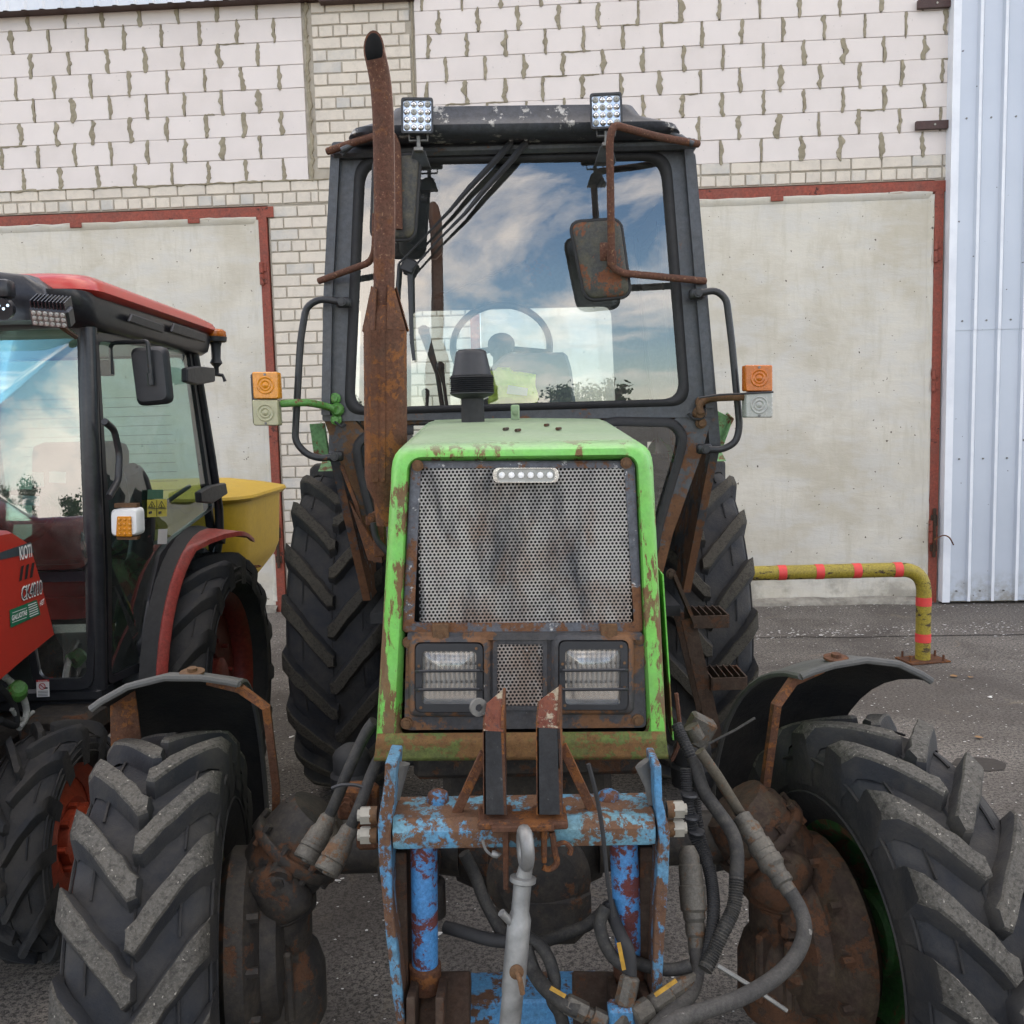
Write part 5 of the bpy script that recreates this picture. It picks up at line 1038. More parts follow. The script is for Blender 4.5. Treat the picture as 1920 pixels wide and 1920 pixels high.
# lower beam and arms
m = MB(); a = P(815, 1885, YL+.20); b = P(1125, 1880, YL+.20); m.bar(a, b, .11, .085, (0, 0, 1), .006); A('lower_beam', m, 'blue_yellow', 30, lk)
for x in (838, 1118): m = MB(); m.bar(P(x, 1830, YL+.12), P(x-6 if x < 1000 else x+6, 1960, YL+.0), .045, .10, (1, 0, 0), .004); A('lower_arm', m, 'rust_dark', 30, lk)
for x in (775, 828, 1206, 1150): m = MB(); m.bar(P(x, 1850, YL+.02), P(x, 1965, YL+.0), .10, .016, (1, 0, 0), .002); A('clevis_plate', m, 'rust_dark', 30, lk)
# black uprights with scraped, rusty tops and diagonal braces
for sgn, x0, x1, yt in ((-1, 906, 951, 1290), (1, 1006, 1056, 1284)):
    up_ = pivot('upright', P((x0+x1)/2, 1530, YL-.03), gt); Yu = YL-.03
    f0 = [P(x0+1, 1528, Yu), P(x0, yt+78, Yu-.0), P(x1-6, yt+78, Yu), P(x1, 1528, Yu)]
    m = MB(); m.prism(f0, (0, .005, 0), .001); A('web', m, 'post_black', 20, up_)
    inner = [P(x1-1, 1528, Yu), P(x1-7, yt+70, Yu), P(x1-3, yt, Yu+.03), P(x1-2, yt+4, Yu+.075), P(x1-1, 1500, Yu+.075)]
    outer_ = [P(x0, 1528, Yu), P(x0-1, yt+70, Yu), P(x0+2, yt+34, Yu+.03), P(x0+2, yt+30, Yu+.075), P(x0+1, 1500, Yu+.075)]
    m = MB(); m.prism(inner if sgn < 0 else outer_, (-.005 if sgn < 0 else .005, 0, 0), 0); m.prism(outer_ if sgn < 0 else inner, (.005 if sgn < 0 else -.005, 0, 0), 0); A('flange', m, 'rust_heavy', 20, up_)
    m = MB(); top_ = [P(x0, yt+80, Yu-.001), P(x0+6, yt+30, Yu+.012), P(x1-8, yt+4, Yu+.03), P(x1-7, yt+82, Yu-.001)]; m.prism(top_, (0, .004, 0)); A('scraped_top', m, 'post_worn', 20, up_)
    m = MB(); m.box(P((x0+x1)/2, 1532, Yu+.03), (.064, .085, .014), None, .003); A('foot', m, 'rust_heavy', 20, up_)
    q0, q1 = ((908, 1412), (856, 1524)) if sgn < 0 else ((1054, 1398), (1112, 1522)); m = MB(); m.bar(P(*q0, YL+.02), P(*q1, YL+.035), .018, .014, (0, -1, 0), .001); A('brace', m, 'rust_heavy', 20, up_)
m = MB(); q = P(897, 1326, YL-.01); m.lathe([(.007, -.004), (.017, -.004), (.017, .004), (.007, .004)], q, (.4, -1, 0), 16, 0, False); m.tube([q+Vector((.01, 0, -.01)), q+Vector((.03, .005, -.03))], .006, 6); A('eye', m, 'dull_steel', 40, lk)
# hitch lugs and the grey top link
m = MB(); m.box(P(980, 1540, YL-.02), (.115, .07, .012), None, .002)
for x, yb in ((950, 1670), (1022, 1620)): m.prism([P(x-8, 1540, YL-.035), P(x+5, 1540, YL-.035), P(x+3, yb, YL-.035), P(x-6, yb, YL-.035)], (0, .075, 0), .002)
A('hitch_lugs', m, 'rust_heavy', 20, lk)
m = MB(); m.tube(PL([(1035, 1560), (1040, 1595), (1044, 1618), (1030, 1630), (1018, 1626)], YL-.03), .006, 6, smooth=3); m.tube(PL([(1040, 1585), (1058, 1580), (1070, 1590), (1068, 1602)], YL-.03), .005, 6, smooth=3); A('latch_hook', m, 'rust_heavy', 50, lk)
m = MB(); m.tube(PL([(905, 1575), (910, 1592), (920, 1602), (932, 1606), (938, 1600)], YL-.04), .0028, 6, smooth=3); m.lathe([(.006, 0), (.007, .005), (.006, .012)], P(922, 1600, YL-.045), (1, 0, -.4), 8); A('ring_clip', m, 'galvanised', 50, lk)
tl = pivot('top_link', P(980, 1700, YL-.08), gt); Yt = YL-.07
e = P(985, 1590, Yt); m = MB(); ring = [e+Vector((math.sin(t_)*.012+.002, math.sin(t_)*.006, math.cos(t_)*.036)) for t_ in [i*2*math.pi/24 for i in range(24)]]
m.tube([e+Vector((math.sin(t_)*.004, -math.sin(t_)*.026, math.cos(t_)*.030)) for t_ in [i*2*math.pi/24 for i in range(24)]], .0125, 10, closed=True); m.tube([e+Vector((0, 0, -.035)), P(980, 1655, Yt)], [.013, .0155], 14); A('eye', m, 'galvanised', 60, tl)
m = MB(); p0, p1 = P(980, 1655, Yt), P(955, 1935, Yt-.04); d = (p1-p0); L_ = d.length
m.lathe([(.016, -.012), (.024, -.010), (.024, -.002), (.0165, .002), (.0165, .05), (.0215, .066), (.0215, L_*.70), (.0195, L_*.76), (.0195, L_)], p0, d, 24); A('tube', m, 'galvanised', 50, tl)
m = MB(); q = p0.lerp(p1, .55)+Vector((.002, -.022, 0)); m.lathe([(.004, 0), (.013, 0), (.013, .004), (.006, .006)], q, (0, -1, .1), 16); m.tube([q, q+Vector((.006, -.018, -.006)), q+Vector((.010, -.02, -.03))], .005, 8); A('grease_nipple', m, 'stalk_rust', 50, tl)
m = MB(); m.tube([p0.lerp(p1, .32), p0.lerp(p1, .32)+Vector((-.03, -.01, .04))], .0075, 10); A('locking_pin', m, 'galvanised', 50, tl)
# ---- hydraulics on the image-left: two rigid lines ending in couplers
for pts, Yq in (([(702, 1352), (685, 1376), (655, 1440), (635, 1490), (615, 1535)], 1.98), ([(712, 1420), (697, 1450), (675, 1510), (655, 1556)], 1.92)):
    hc = pivot('hydraulic_coupler', P(*pts[-1], Yq), gt); m = MB(); L = PL(pts[:2], Yq+.03)+PL(pts[2:], Yq); m.tube(L, .0125, 10, smooth=3); A('line', m, 'hose_dusty', 50, hc)
    p0 = L[-1]; d = (P(pts[-1][0]-40, pts[-1][1]+72, Yq-.05)-p0).normalized()
    m = MB(); m.lathe([(.013, -.01), (.019, 0), (.019, .02), (.024, .03), (.026, .05), (.026, .062)], p0, d, 20); A('body', m, 'fitting', 40, hc)
    m = MB(); m.lathe([(.026, .06), (.0275, .062), (.0275, .070), (.0255, .071), (.0275, .074), (.0275, .092), (.025, .096), (.016, .096), (.015, .088), (.009, .088), (.007, .099), (.001, .099)], p0, d, 24); A('collar', m, 'fitting', 25, hc)
m = MB(); m.tube(PL([(622, 1478), (640, 1472), (668, 1472), (688, 1480)], 1.93), .004, 6, smooth=3); A('cable_tie', m, 'black_plastic', 50)
m = MB(); m.box(P(665, 1500, 2.05), (.07, .06, .07), None, .006); m.box(P(690, 1530, 2.08), (.05, .06, .14), None, .008); m.bolt(P(650, 1510, 2.015), (0, -1, 0), .012, .012); A('axle_stop', m, 'rust_heavy', 30)
m = MB(); m.tube(PL([(625, 1540), (632, 1560), (622, 1580), (632, 1590), (660, 1570)], 2.08), .008, 8, smooth=4); A('bent_line', m, 'pipe_khaki', 50)
m = MB(); m.box((TX-.28, 2.12, .72), (.14, .10, .05), None, .01); m.cyl((TX-.23, 2.08, .62), (TX-.23, 2.08, .70), .035, n=16); A('axle_bracket', m, 'greasy_cast')
# ---- hoses on the image-right
def hose(name, pts, Ys, r, mat, corr_=0, lab=None):
    ys = Ys if isinstance(Ys, (list, tuple)) else [Ys]*len(pts)
    L = [P(x, y, Y) for (x, y), Y in zip(pts, ys)]; m = MB()
    L2, _ = catmull(L, 0, 8)
    if corr_:
        D = [L2[0]]; 
        for a, b in zip(L2, L2[1:]):
            k = max(1, int((b-a).length/.0022))
            for i in range(k): D.append(a.lerp(b, (i+1)/k))
        m.tube(D, [r*(1.0 if (i//1) % 2 else .84) for i in range(len(D))], 10)
    else: m.tube(L2, r, 12)
    return A(name, m, mat, 60 if not corr_ else 30, label=lab)
hose('corrugated_hose', [(1268, 1358), (1280, 1385), (1298, 1425), (1308, 1470)], [2.02, 2.0, 1.97, 1.95], .0135, 'black_rubber', 1)
hose('hose', [(1300, 1420), (1318, 1480), (1345, 1520), (1372, 1560), (1382, 1600), (1380, 1660)], [1.96, 1.93, 1.9, 1.86, 1.83, 1.8], .0145, 'hose_dusty')
hose('corrugated_hose', [(1381, 1645), (1376, 1700), (1356, 1745), (1338, 1785), (1322, 1818)], [1.8, 1.77, 1.74, 1.72, 1.70], .0150, 'hose_dusty', 1)
hose('corrugated_hose', [(1286, 1440), (1290, 1500), (1300, 1560), (1318, 1600), (1332, 1640), (1338, 1700), (1333, 1760), (1322, 1815)], [1.95, 1.93, 1.92, 1.9, 1.86, 1.8, 1.75, 1.71], .0135, 'black_rubber', 1)
hose('corrugated_hose', [(1305, 1445), (1306, 1500), (1312, 1550), (1322, 1590), (1330, 1612)], [2.0, 1.97, 1.95, 1.93, 1.9], .0095, 'black_rubber', 1)
m = MB()
for x, y, Y in ((1292, 1490, 1.93), (1296, 1532, 1.92), (1306, 1560, 1.92)): q = P(x, y, Y-.01); m.lathe([(.017, -.004), (.019, 0), (.017, .004)], q, (.1, 0, 1), 12)
A('cable_ties', m, 'black_plastic', 50); COL.objects['cable_ties']['kind'] = 'stuff'
# rigid line running down to a quick coupler, then a grey hose looping back under
hq = pivot('quick_coupler', P(1440, 1620, 1.85), gt)
m = MB(); m.tube(PL([(1312, 1408), (1345, 1455), (1390, 1528)], 1.93), .0115, 10); A('line', m, 'pipe_khaki', 50, hq)
p0 = P(1388, 1528, 1.92); p1 = P(1482, 1675, 1.80); d = p1-p0; L_ = d.length
m = MB(); m.lathe([(.012, 0), (.020, .004), (.020, .022), (.024, .03), (.024, L_*.28), (.022, L_*.30), (.022, L_*.36), (.0255, L_*.37), (.0255, L_*.48), (.024, L_*.49), (.024, L_*.56), (.0265, L_*.57), (.0265, L_*.66), (.021, L_*.70), (.019, L_*.78), (.021, L_*.80), (.021, L_*.88), (.016, L_*.9), (.016, L_)], p0, d, 20); A('body', m, 'fitting', 25, hq)
hose('hose', [(1480, 1670), (1502, 1710), (1508, 1750), (1490, 1795), (1450, 1835), (1390, 1870), (1320, 1895), (1270, 1912), (1210, 1950)], [1.80, 1.78, 1.75, 1.72, 1.68, 1.64, 1.60, 1.58, 1.55], .0150, 'hose_grey')
hv = pivot('quick_coupler', P(1300, 1700, 1.82), gt); p0 = P(1292, 1605, 1.84); p1 = P(1308, 1790, 1.76); d = p1-p0; L_ = d.length
m = MB(); m.lathe([(.012, -.02), (.021, 0), (.021, L_*.08), (.0235, L_*.1), (.0235, L_*.30), (.026, L_*.31), (.026, L_*.55), (.022, L_*.58), (.022, L_*.64), (.0185, L_*.68), (.020, L_*.7), (.020, L_*.8), (.017, L_*.83), (.017, L_)], p0, d, 20); A('body', m, 'fitting', 25, hv)
hose('hose', [(1307, 1780), (1306, 1830), (1290, 1870), (1250, 1905), (1200, 1960)], [1.76, 1.73, 1.70, 1.66, 1.60], .0145, 'hose_grey')
hose('hose', [(1184, 1800), (1215, 1812), (1260, 1818), (1295, 1810)], [1.76, 1.74, 1.73, 1.73], .0125, 'hose_dusty')
hose('hose', [(870, 1600), (890, 1640), (905, 1680), (925, 1720), (950, 1760), (980, 1770), (1020, 1765), (1060, 1750), (1100, 1735), (1130, 1710)], [1.9, 1.9, 1.88, 1.86, 1.82, 1.8, 1.82, 1.85, 1.86, 1.86], .013, 'hose_dusty')
hose('hose', [(835, 1738), (870, 1748), (920, 1762), (965, 1766)], [1.85, 1.83, 1.81, 1.8], .0135, 'black_rubber')
hose('hose', [(985, 1755), (1010, 1770), (1030, 1800), (1040, 1840), (1036, 1875), (1050, 1900), (1060, 1940)], [1.78, 1.76, 1.74, 1.72, 1.70, 1.7, 1.7], .0125, 'hose_dusty')
hose('hose', [(985, 1775), (1000, 1820), (1020, 1850), (1055, 1880), (1085, 1895)], [1.76, 1.74, 1.70, 1.67, 1.66], .0145, 'hose_dusty')
m = MB(); p0 = P(1060, 1880, 1.67); p1 = P(1130, 1915, 1.66); m.lathe([(.016, 0), (.019, .004), (.019, .042), (.013, .046), (.013, .054), (.0185, .056), (.0185, .08), (.014, .084)], p0, p1-p0, 6); A('hose_fitting', m, 'fitting', 25)
hose('hose', [(1136, 1700), (1125, 1730), (1132, 1765), (1150, 1795), (1175, 1815), (1182, 1840)], [1.74, 1.73, 1.72, 1.71, 1.70, 1.69], .0125, 'hose_dusty')
hose('hose', [(1140, 1690), (1150, 1720), (1165, 1755), (1180, 1790), (1182, 1850)], [1.76, 1.75, 1.72, 1.70, 1.69], .0125, 'black_rubber')
m = MB(); p0 = P(1182, 1830, 1.685); p1 = P(1160, 1935, 1.66); m.lathe([(.015, 0), (.019, .004), (.020, .05), (.015, .055), (.015, .062), (.0215, .065), (.0215, .10), (.016, .104)], p0, p1-p0, 8); A('hose_fitting', m, 'fitting', 25)
m = MB(); q = P(1165, 1905, 1.67); m.box(q, (.05, .04, .05), None, .006); A('valve_block', m, 'blue_chip', 25)
m = MB(); p0 = P(1290, 1840, 1.72); p1 = P(1195, 1905, 1.66); d = p1-p0; L_ = d.length; m.lathe([(.012, -.02), (.0155, 0), (.0155, L_*.35), (.019, L_*.38), (.019, L_*.7), (.015, L_*.75), (.023, L_*.78), (.023, L_*1.05), (.017, L_*1.08)], p0, d, 12); A('hose_fitting', m, 'fitting', 25)
for pts in ([(1160, 1768), (1164, 1790), (1170, 1818)], [(1228, 1866), (1248, 1852), (1268, 1838)], [(1032, 1852), (1048, 1862), (1060, 1868)]):
    m = MB(); m.bar(P(*pts[0], 1.66), P(*pts[-1], 1.66), .0075, .003, (0, -1, .3)); A('yellow_tag', m, 'yellow_tag', 0)
m = MB(); m.tube(PL([(1103, 1432), (1118, 1490), (1130, 1560), (1138, 1640), (1150, 1720)], 1.68), .0042, 6, smooth=4); A('cable', m, 'black_rubber', 50)
m = MB(); m.tube(PL([(1345, 1810), (1410, 1850), (1475, 1895)], 1.66), .0045, 5); A('cable', m, 'dull_steel', 50)
m = MB(); m.tube(PL([(1328, 1395), (1380, 1368), (1416, 1346)], 1.95), .003, 5); A('cable', m, 'hose_dusty', 50)
m = MB(); m.box(P(1310, 1370, 2.15), (.06, .05, .07), Matrix.Rotation(.5, 3, 'Y'), .006); m.cyl(P(1296, 1362, 2.1), P(1308, 1385, 2.1), .018, n=12); A('valve_block', m, 'fitting', 30)
m = MB(); m.tube(PL([(1268, 1300), (1275, 1380), (1262, 1420), (1258, 1425)], 2.1), .005, 6, smooth=3); A('cable', m, 'rust_pipe', 50)
# ================================================================ RED TRACTOR
RX, RS = -2.0, -1.45                                # centre line and cab side plane
rt_ = thing('red_tractor', (RX, 3.6, 0), 'red compact tractor with black glazed cab parked beside the green tractor', 'tractor')
def B(name, mb, mat, sm=35, parent=None, label=None):
    o = obj(name, mb, MATS[mat] if isinstance(mat, str) else [MATS[q] for q in mat], parent or rt_, sm)
    if label: o['label'] = label
    return o
def SX(pts, X): return [PX(a, b, X) for a, b in pts]
for sgn in (-1, 1):
    wheel(rt_, 'front_wheel', (RX+sgn*.435, 3.07, .388), rad(2), .388, .21, .24, 13, .034, .017, .46, MATS['orange_rim'], sgn*.03, 'tyre_base', sgn, seed=20+sgn)
    wheel(rt_, 'rear_wheel', (RX+sgn*.57, 4.27, .59), 0, 0.59, .33, .40, 16, .040, .024, .40, MATS['red_rim'], sgn*.02, 'tyre_base', sgn, seed=30+sgn)
# chassis, axle, engine
m = MB(); m.box((RX, 3.3, .55), (.42, 1.9, .30), None, .03); m.box((RX, 2.95, .42), (.66, .14, .12), None, .03); m.box((RX, 4.27, .6), (.9, .3, .3), None, .05); m.box((RX+.36, 3.38, .70), (.24, .30, .10), None, .02); m.cyl((RX+.3, 2.97, .40), (RX+.40, 2.97, .40), .07, n=16); B('chassis', m, 'greasy_cast')
m = MB(); m.box((RX, 2.65, .80), (.44, 1.0, .40), None, .04); m.cyl((RX-.2, 2.5, .8), (RX+.26, 2.5, .8), .08, n=16); B('engine', m, 'greasy_cast')
m = MB(); m.lathe([(.03, 0), (.036, .01), (.03, .05), (.02, .06)], PX(30, 1300, -1.72), (.4, -.5, .4), 12); B('filler_cap', m, 'stalk_green')
for pts, mm, r0 in (([(10, 1270), (40, 1300), (50, 1340), (35, 1365)], 'clear_plastic', .012), ([(0, 1290), (25, 1320), (30, 1360), (0, 1350)], 'black_rubber', .012), ([(22, 1330), (40, 1350), (62, 1335)], 'clear_plastic', .008)):
    m = MB(); m.tube(SX(pts, -1.72), r0, 8, smooth=4); B('engine_hose', m, mm, 50)
# hood
m = MB(); HX = -1.60
prof = SX([(-140, 975), (25, 992), (60, 1015), (82, 1092), (107, 1190), (40, 1245), (0, 1280), (-140, 1330)], HX); prof[0].y -= .0
def hx(q, k): return Vector((RX+(q.x-RX)*k, q.y, q.z))
lo = [q.copy() for q in prof]
ext = [Vector((HX, 2.1, prof[0].z-.03)), ] 
P1 = prof[1:]+[Vector((HX, 2.2, prof[-1].z-.04)), Vector((HX, 2.15, prof[0].z-.06))]
cpt = sum(P1, Vector())/len(P1)
def inset(k, x): return [Vector((x, cpt.y+(q.y-cpt.y)*k, cpt.z+(q.z-cpt.z)*k)) for q in P1]
m.loft([inset(.955, 2*RX-HX), inset(.985, 2*RX-HX+.02), inset(1, 2*RX-HX+.07), inset(1, HX-.07), inset(.985, HX-.02), inset(.955, HX)], True, True)
B('hood', m, 'red_paint', 50, label='glossy red hood with white model lettering')
m = MB(); m.box((RX, 2.16, 1.14), (.50, .06, .30), None, .02)
for i in range(7): m.box((RX, 2.125, 1.03+i*.036), (.46, .012, .010), None)
B('front_grille', m, 'black_plastic')
for sgn in (-1, 1): m = MB(); m.box((RX+sgn*.31, 2.17, 1.30), (.16, .05, .08), Matrix.Rotation(sgn*.15, 3, 'Y'), .02, seg=2); B('headlight', m, 'clear_plastic')
m = MB(); m.box((RX, 2.08, .72), (.5, .16, .26), None, .03); m.box((RX, 2.02, .62), (.30, .10, .16), None, .02); B('bumper', m, 'black_cab')
# front screen, pillars, doors
YF = 3.37; zS, zW = 1.245, 2.11
def FPt(x, z): return Vector((x, YF, z))
XL = 2*RX-RS
for sgn in (-1, 1):
    X = RX+sgn*(RS-RX)
    m = MB(); m.tube([Vector((X-sgn*.10, YF+.05, .80)), Vector((X-sgn*.065, YF+.02, 1.25)), Vector((X-sgn*.045, YF+.01, 1.75)), Vector((X-sgn*.04, YF+.035, 2.14))], [.036, .036, .034, .034], 10, smooth=3); B('front_pillar', m, 'black_cab', 60)
    m = MB(); L = [Vector((X-sgn*.075, 3.46, .80)), Vector((X-sgn*.04, 3.44, 1.25)), Vector((X-sgn*.02, 3.43, 2.10)), Vector((X-sgn*.03, 4.47, 2.13)), Vector((X, 4.60, 1.36))]+[Vector((X-sgn*.01, 4.27-math.cos(rad(a))*.705, .60+math.sin(rad(a))*.705)) for a in (88, 72, 56, 40, 26)]+[Vector((X-sgn*.02, 3.70, .80))]
    ol = rpoly(L, .03, 3); il = offset_loop(ol, -.035)
    m = MB(); m.frame(ol, il, (-sgn*.025, 0, 0)); B('door_frame', m, 'black_cab', 40)
    m = MB(); m.add([q+Vector((-sgn*.01, 0, 0)) for q in offset_loop(il, .006)], [tuple(range(len(il)))]); B('door_glass', m, 'tinted_glass', 0)
    m = MB(); m.tube([Vector((X-sgn*.03, 4.50, 2.14)), Vector((X-sgn*.0, 4.66, 1.35)), Vector((X-sgn*.03, 4.66, 1.1))], .022, 8, smooth=3); B('rear_pillar', m, 'black_cab', 60)
    # fender: black arch with red outer strip
    C_ = Vector((0, 4.27, .60)); m = MB(); L = []
    for i in range(13):
        a = rad(14+i*8.6); L.append([Vector((X+sgn*dx, C_.y-math.cos(a)*rr5, C_.z+math.sin(a)*rr5)) for dx, rr5 in ((-.015, .705), (.01, .70), (.05, .685), (.05, .655))])
    m.loft(L, closed=False, cap=False, m=0); L2 = [[l[3]-Vector((sgn*.20, 0, 0)), l[3]] for l in L]; m.loft(L2, closed=False, cap=False); B('fender', m, 'black_rubber', 50)
    m = MB(); L = []
    for i in range(15):
        a = rad(12+i*7.4); k = max(0, min(1, (i-8)/3)); w5 = .055+.12*k
        L.append([Vector((X+sgn*dx, C_.y-math.cos(a)*rr5, C_.z+math.sin(a)*rr5)) for dx, rr5 in ((.045, .688), (.05, .690), (w5+.02, .672), (w5+.024, .652), (w5, .660))])
    m.loft(L, closed=False, cap=False); B('fender_trim', m, 'red_fender', 50)
# front screen
ws = [FPt(XL+.06, 1.25), FPt(XL+.03, 2.13), FPt(RS-.03, 2.13), FPt(RS-.06, 1.25)]; sl_ = rpoly(ws, .06, 5); m = MB(); m.frame(sl_, offset_loop(sl_, -.03), (0, .02, 0)); B('screen_seal', m, 'black_cab', 40)
m = MB()
cg = sum(sl_, Vector())/len(sl_); rows = []
for k in (1, .8, .6, .4, .2, .05): rows.append([Vector((cg.x+(q.x-cg.x)*k, YF+.008-.03*(1-k*k)-.05*(1.69-(cg.z+(q.z-cg.z)*k))/.44*.5, cg.z+(q.z-cg.z)*k)) for q in offset_loop(sl_, -.01)])
m.loft(rows, True, True); B('windshield', m, 'tinted_glass', 60)
ws = [FPt(RX+.26, .84), FPt(RX+.22, 1.22), FPt(RS-.07, 1.22), FPt(RS-.11, .84)]
for sgn in (-1, 1):
    w2 = [Vector((RX+sgn*(q.x-RX), q.y, q.z)) for q in ws]; sl_ = rpoly(w2, .04, 4); m = MB(); m.frame(offset_loop(sl_, .03), offset_loop(sl_, -.012), (0, .02, 0)); B('lower_frame', m, 'black_cab', 40)
    m = MB(); m.add([q+Vector((0, .01, 0)) for q in sl_], [tuple(range(len(sl_)))]); B('lower_glass', m, 'tinted_glass', 0)
m = MB(); m.box((RX, 3.45, .785), (.95, .14, .05), None, .012); m.box((RX, 3.95, .75), (.9, 1.1, .06), None, .01); B('cab_floor', m, 'black_cab')
# rear wall: low panel and heated glass
ol = rpoly([Vector((XL+.02, 4.66, 1.08)), Vector((XL+.05, 4.52, 2.12)), Vector((RS-.05, 4.52, 2.12)), Vector((RS-.02, 4.66, 1.08))], .05, 4); m = MB(); m.frame(ol, offset_loop(ol, -.05), (0, .03, 0)); B('rear_frame', m, 'black_cab', 40)
m = MB(); m.add(offset_loop(ol, -.04), [tuple(range(len(ol)))]); B('rear_glass', m, 'tinted_glass', 0)
m = MB()
for i in range(13): z = 1.36+i*.045; y = 4.65-.135*(z-1.08)-.006; m.tube([(XL+.2, y, z), (RS-.17, y, z)], .0014, 4)
B('heating_wires', m, 'sticker_black', 0); [o for o in rt_.children if o.name == 'heating_wires'][0]['kind'] = 'stuff'
m = MB(); m.box((RX, 4.60, .98), (1.02, .06, .36), None, .02); B('rear_panel', m, 'black_cab')
# seat, dash, wheel
m = MB(); m.box((RX, 4.15, 1.10), (.46, .44, .12), None, .05, seg=2); m.box((RX, 4.38, 1.42), (.44, .12, .56), Matrix.Rotation(-.15, 3, 'X'), .05, seg=2); m.box((RX+.30, 4.2, 1.25), (.07, .32, .06), None, .02); B('seat', m, 'seat_dark', 40)
m = MB(); m.box((RX, 3.55, 1.12), (.34, .26, .40), Matrix.Rotation(.25, 3, 'X'), .05, seg=2); B('dashboard', m, 'black_plastic', 40)
c_ = Vector((RX, 3.72, 1.40)); Rq = Matrix.Rotation(rad(35), 3, 'X'); m = MB(); m.tube([c_+Rq@Vector((math.cos(a)*.18, math.sin(a)*.18, 0)) for a in [i*math.pi/16 for i in range(32)]], .014, 8, closed=True); m.tube([c_+Rq@Vector((-.18, 0, 0)), c_+Rq@Vector((.18, 0, 0))], .014, 6); m.tube([c_, c_+Vector((0, -.12, -.25))], .03, 8); B('steering_wheel', m, 'black_plastic', 50)
m = MB(); L = SX([(246, 880), (258, 900), (268, 960), (262, 1040), (246, 1060)], -1.53); m.tube(L, [.03, .045, .05, .05, .03], 10, smooth=3); B('side_console', m, 'black_plastic', 50)
m = MB(); m.tube(SX([(268, 985), (300, 950), (355, 912)], -1.50), .010, 6); B('door_strut', m, 'black_plastic', 50)
m = MB(); m.lathe([(.008, 0), (.02, .006), (.022, .03), (.012, .04)], PX(272, 1212, -1.47), (1, 0, 0), 12); B('door_knob', m, 'black_plastic', 50)
# roof
rr = pivot('roof', (RX, 3.9, 2.15), rt_)
def rloop(z, hx_, yf, yb, r): return rpoly([Vector((RX-hx_, yf, z)), Vector((RX-hx_, yb, z-.02)), Vector((RX+hx_, yb, z-.02)), Vector((RX+hx_, yf, z))], r, 6)
m = MB(); m.loft([rloop(2.11, .545, 3.36, 4.62, .10), rloop(2.13, .565, 3.28, 4.66, .10), rloop(2.19, .575, 3.22, 4.68, .10), rloop(2.225, .565, 3.215, 4.67, .10)], True, True); B('roof_base', m, 'black_cab', 45, rr)
m = MB(); m.loft([rloop(2.215, .575, 3.30, 4.72, .11), rloop(2.232, .592, 3.27, 4.75, .12), rloop(2.262, .580, 3.28, 4.72, .12), rloop(2.292, .53, 3.34, 4.64, .10), rloop(2.318, .42, 3.48, 4.5, .10), rloop(2.326, .25, 3.65, 4.3, .1)], True, True); B('roof_cap', m, 'red_paint', 60, rr)
m = MB(); vl = [(-.50, 2.15), (-.46, 2.235), (-.40, 2.275), (-.25, 2.295), (.25, 2.295), (.40, 2.275), (.46, 2.235), (.50, 2.15), (.50, 2.12), (-.50, 2.12)]
m.loft([[Vector((RX+x, y, z-dz if z > 2.13 else z)) for x, z in vl] for y, dz in ((3.42, 0), (3.25, 0), (3.20, .006), (3.19, .02))], True, True); B('roof_visor', m, 'black_cab', 50, rr)
m = MB()
for x0 in (250, 330): L = SX([(x0-8, 588+(x0-250)*.22), (x0-14, 603+(x0-250)*.24), (x0+52, 625+(x0-250)*.22), (x0+54, 610+(x0-250)*.22)], RS+.038); m.prism(L, (.012, 0, 0), .004)
B('roof_vents', m, 'black_plastic', 30, rr)
# lamps
def flood(c_, w_, h_, rot):
    fl = pivot('flood_lamp', c_, rt_); m = MB(); m.box(c_, (w_, .05, h_), rot, .006); 
    for i in range(10): m.box(c_+rot@Vector((-w_*.42+i*w_*.093, .01, h_*.62)), (.003, .06, .035), rot)
    B('housing', m, 'black_cab', 30, fl); m = MB(); m.add([c_+rot@Vector((x*w_*.44, -.027, z*h_*.42)) for x, z in ((-1, -1), (1, -1), (1, 1), (-1, 1))], [(0, 1, 2, 3)]); B('led_plate', m, 'dull_steel', 0, fl)
    m = MB()
    for i in range(6):
        for j in range(3): m.lathe([(.008, 0), (.006, -.004), (.001, -.005)], c_+rot@Vector((-w_*.36+i*w_*.145, -.027, -h_*.28+j*h_*.28)), rot@Vector((0, 1, 0)), 8)
    B('leds', m, 'clear_plastic', 50, fl); [o for o in fl.children if o.name.startswith('leds')][0]['kind'] = 'stuff'
    m = MB(); m.tube([c_+rot@Vector((0, .02, -.03)), c_+rot@Vector((0, .05, -.06)), c_+Vector((.02, .12, -.06))], .008, 6); B('bracket', m, 'rust_dark', 50, fl)
flood(P(98, 592, 3.12), .125, .062, Matrix.Rotation(.5, 3, 'X')@Matrix.Rotation(.12, 3, 'Y')); 
fl2 = P(8, 560, 3.10); fl = pivot('flood_lamp', fl2, rt_); m = MB(); m.box(fl2+Vector((-.02, 0, .03)), (.10, .06, .06), None, .015, seg=2); m.cyl(fl2+Vector((0, -.0, -.03)), fl2+Vector((0, -.02, -.035)), .035, n=16); B('housing', m, 'black_cab', 40, fl); m = MB()
for i in range(4): m.cyl(fl2+Vector((-.02+i*.014, -.021, -.035+.01*(i % 2))), fl2+Vector((-.02+i*.014, -.025, -.035+.01*(i % 2))), .005, n=8)
B('leds', m, 'chrome', 40, fl); [o for o in fl.children if o.name.startswith('leds')][0]['kind'] = 'stuff'
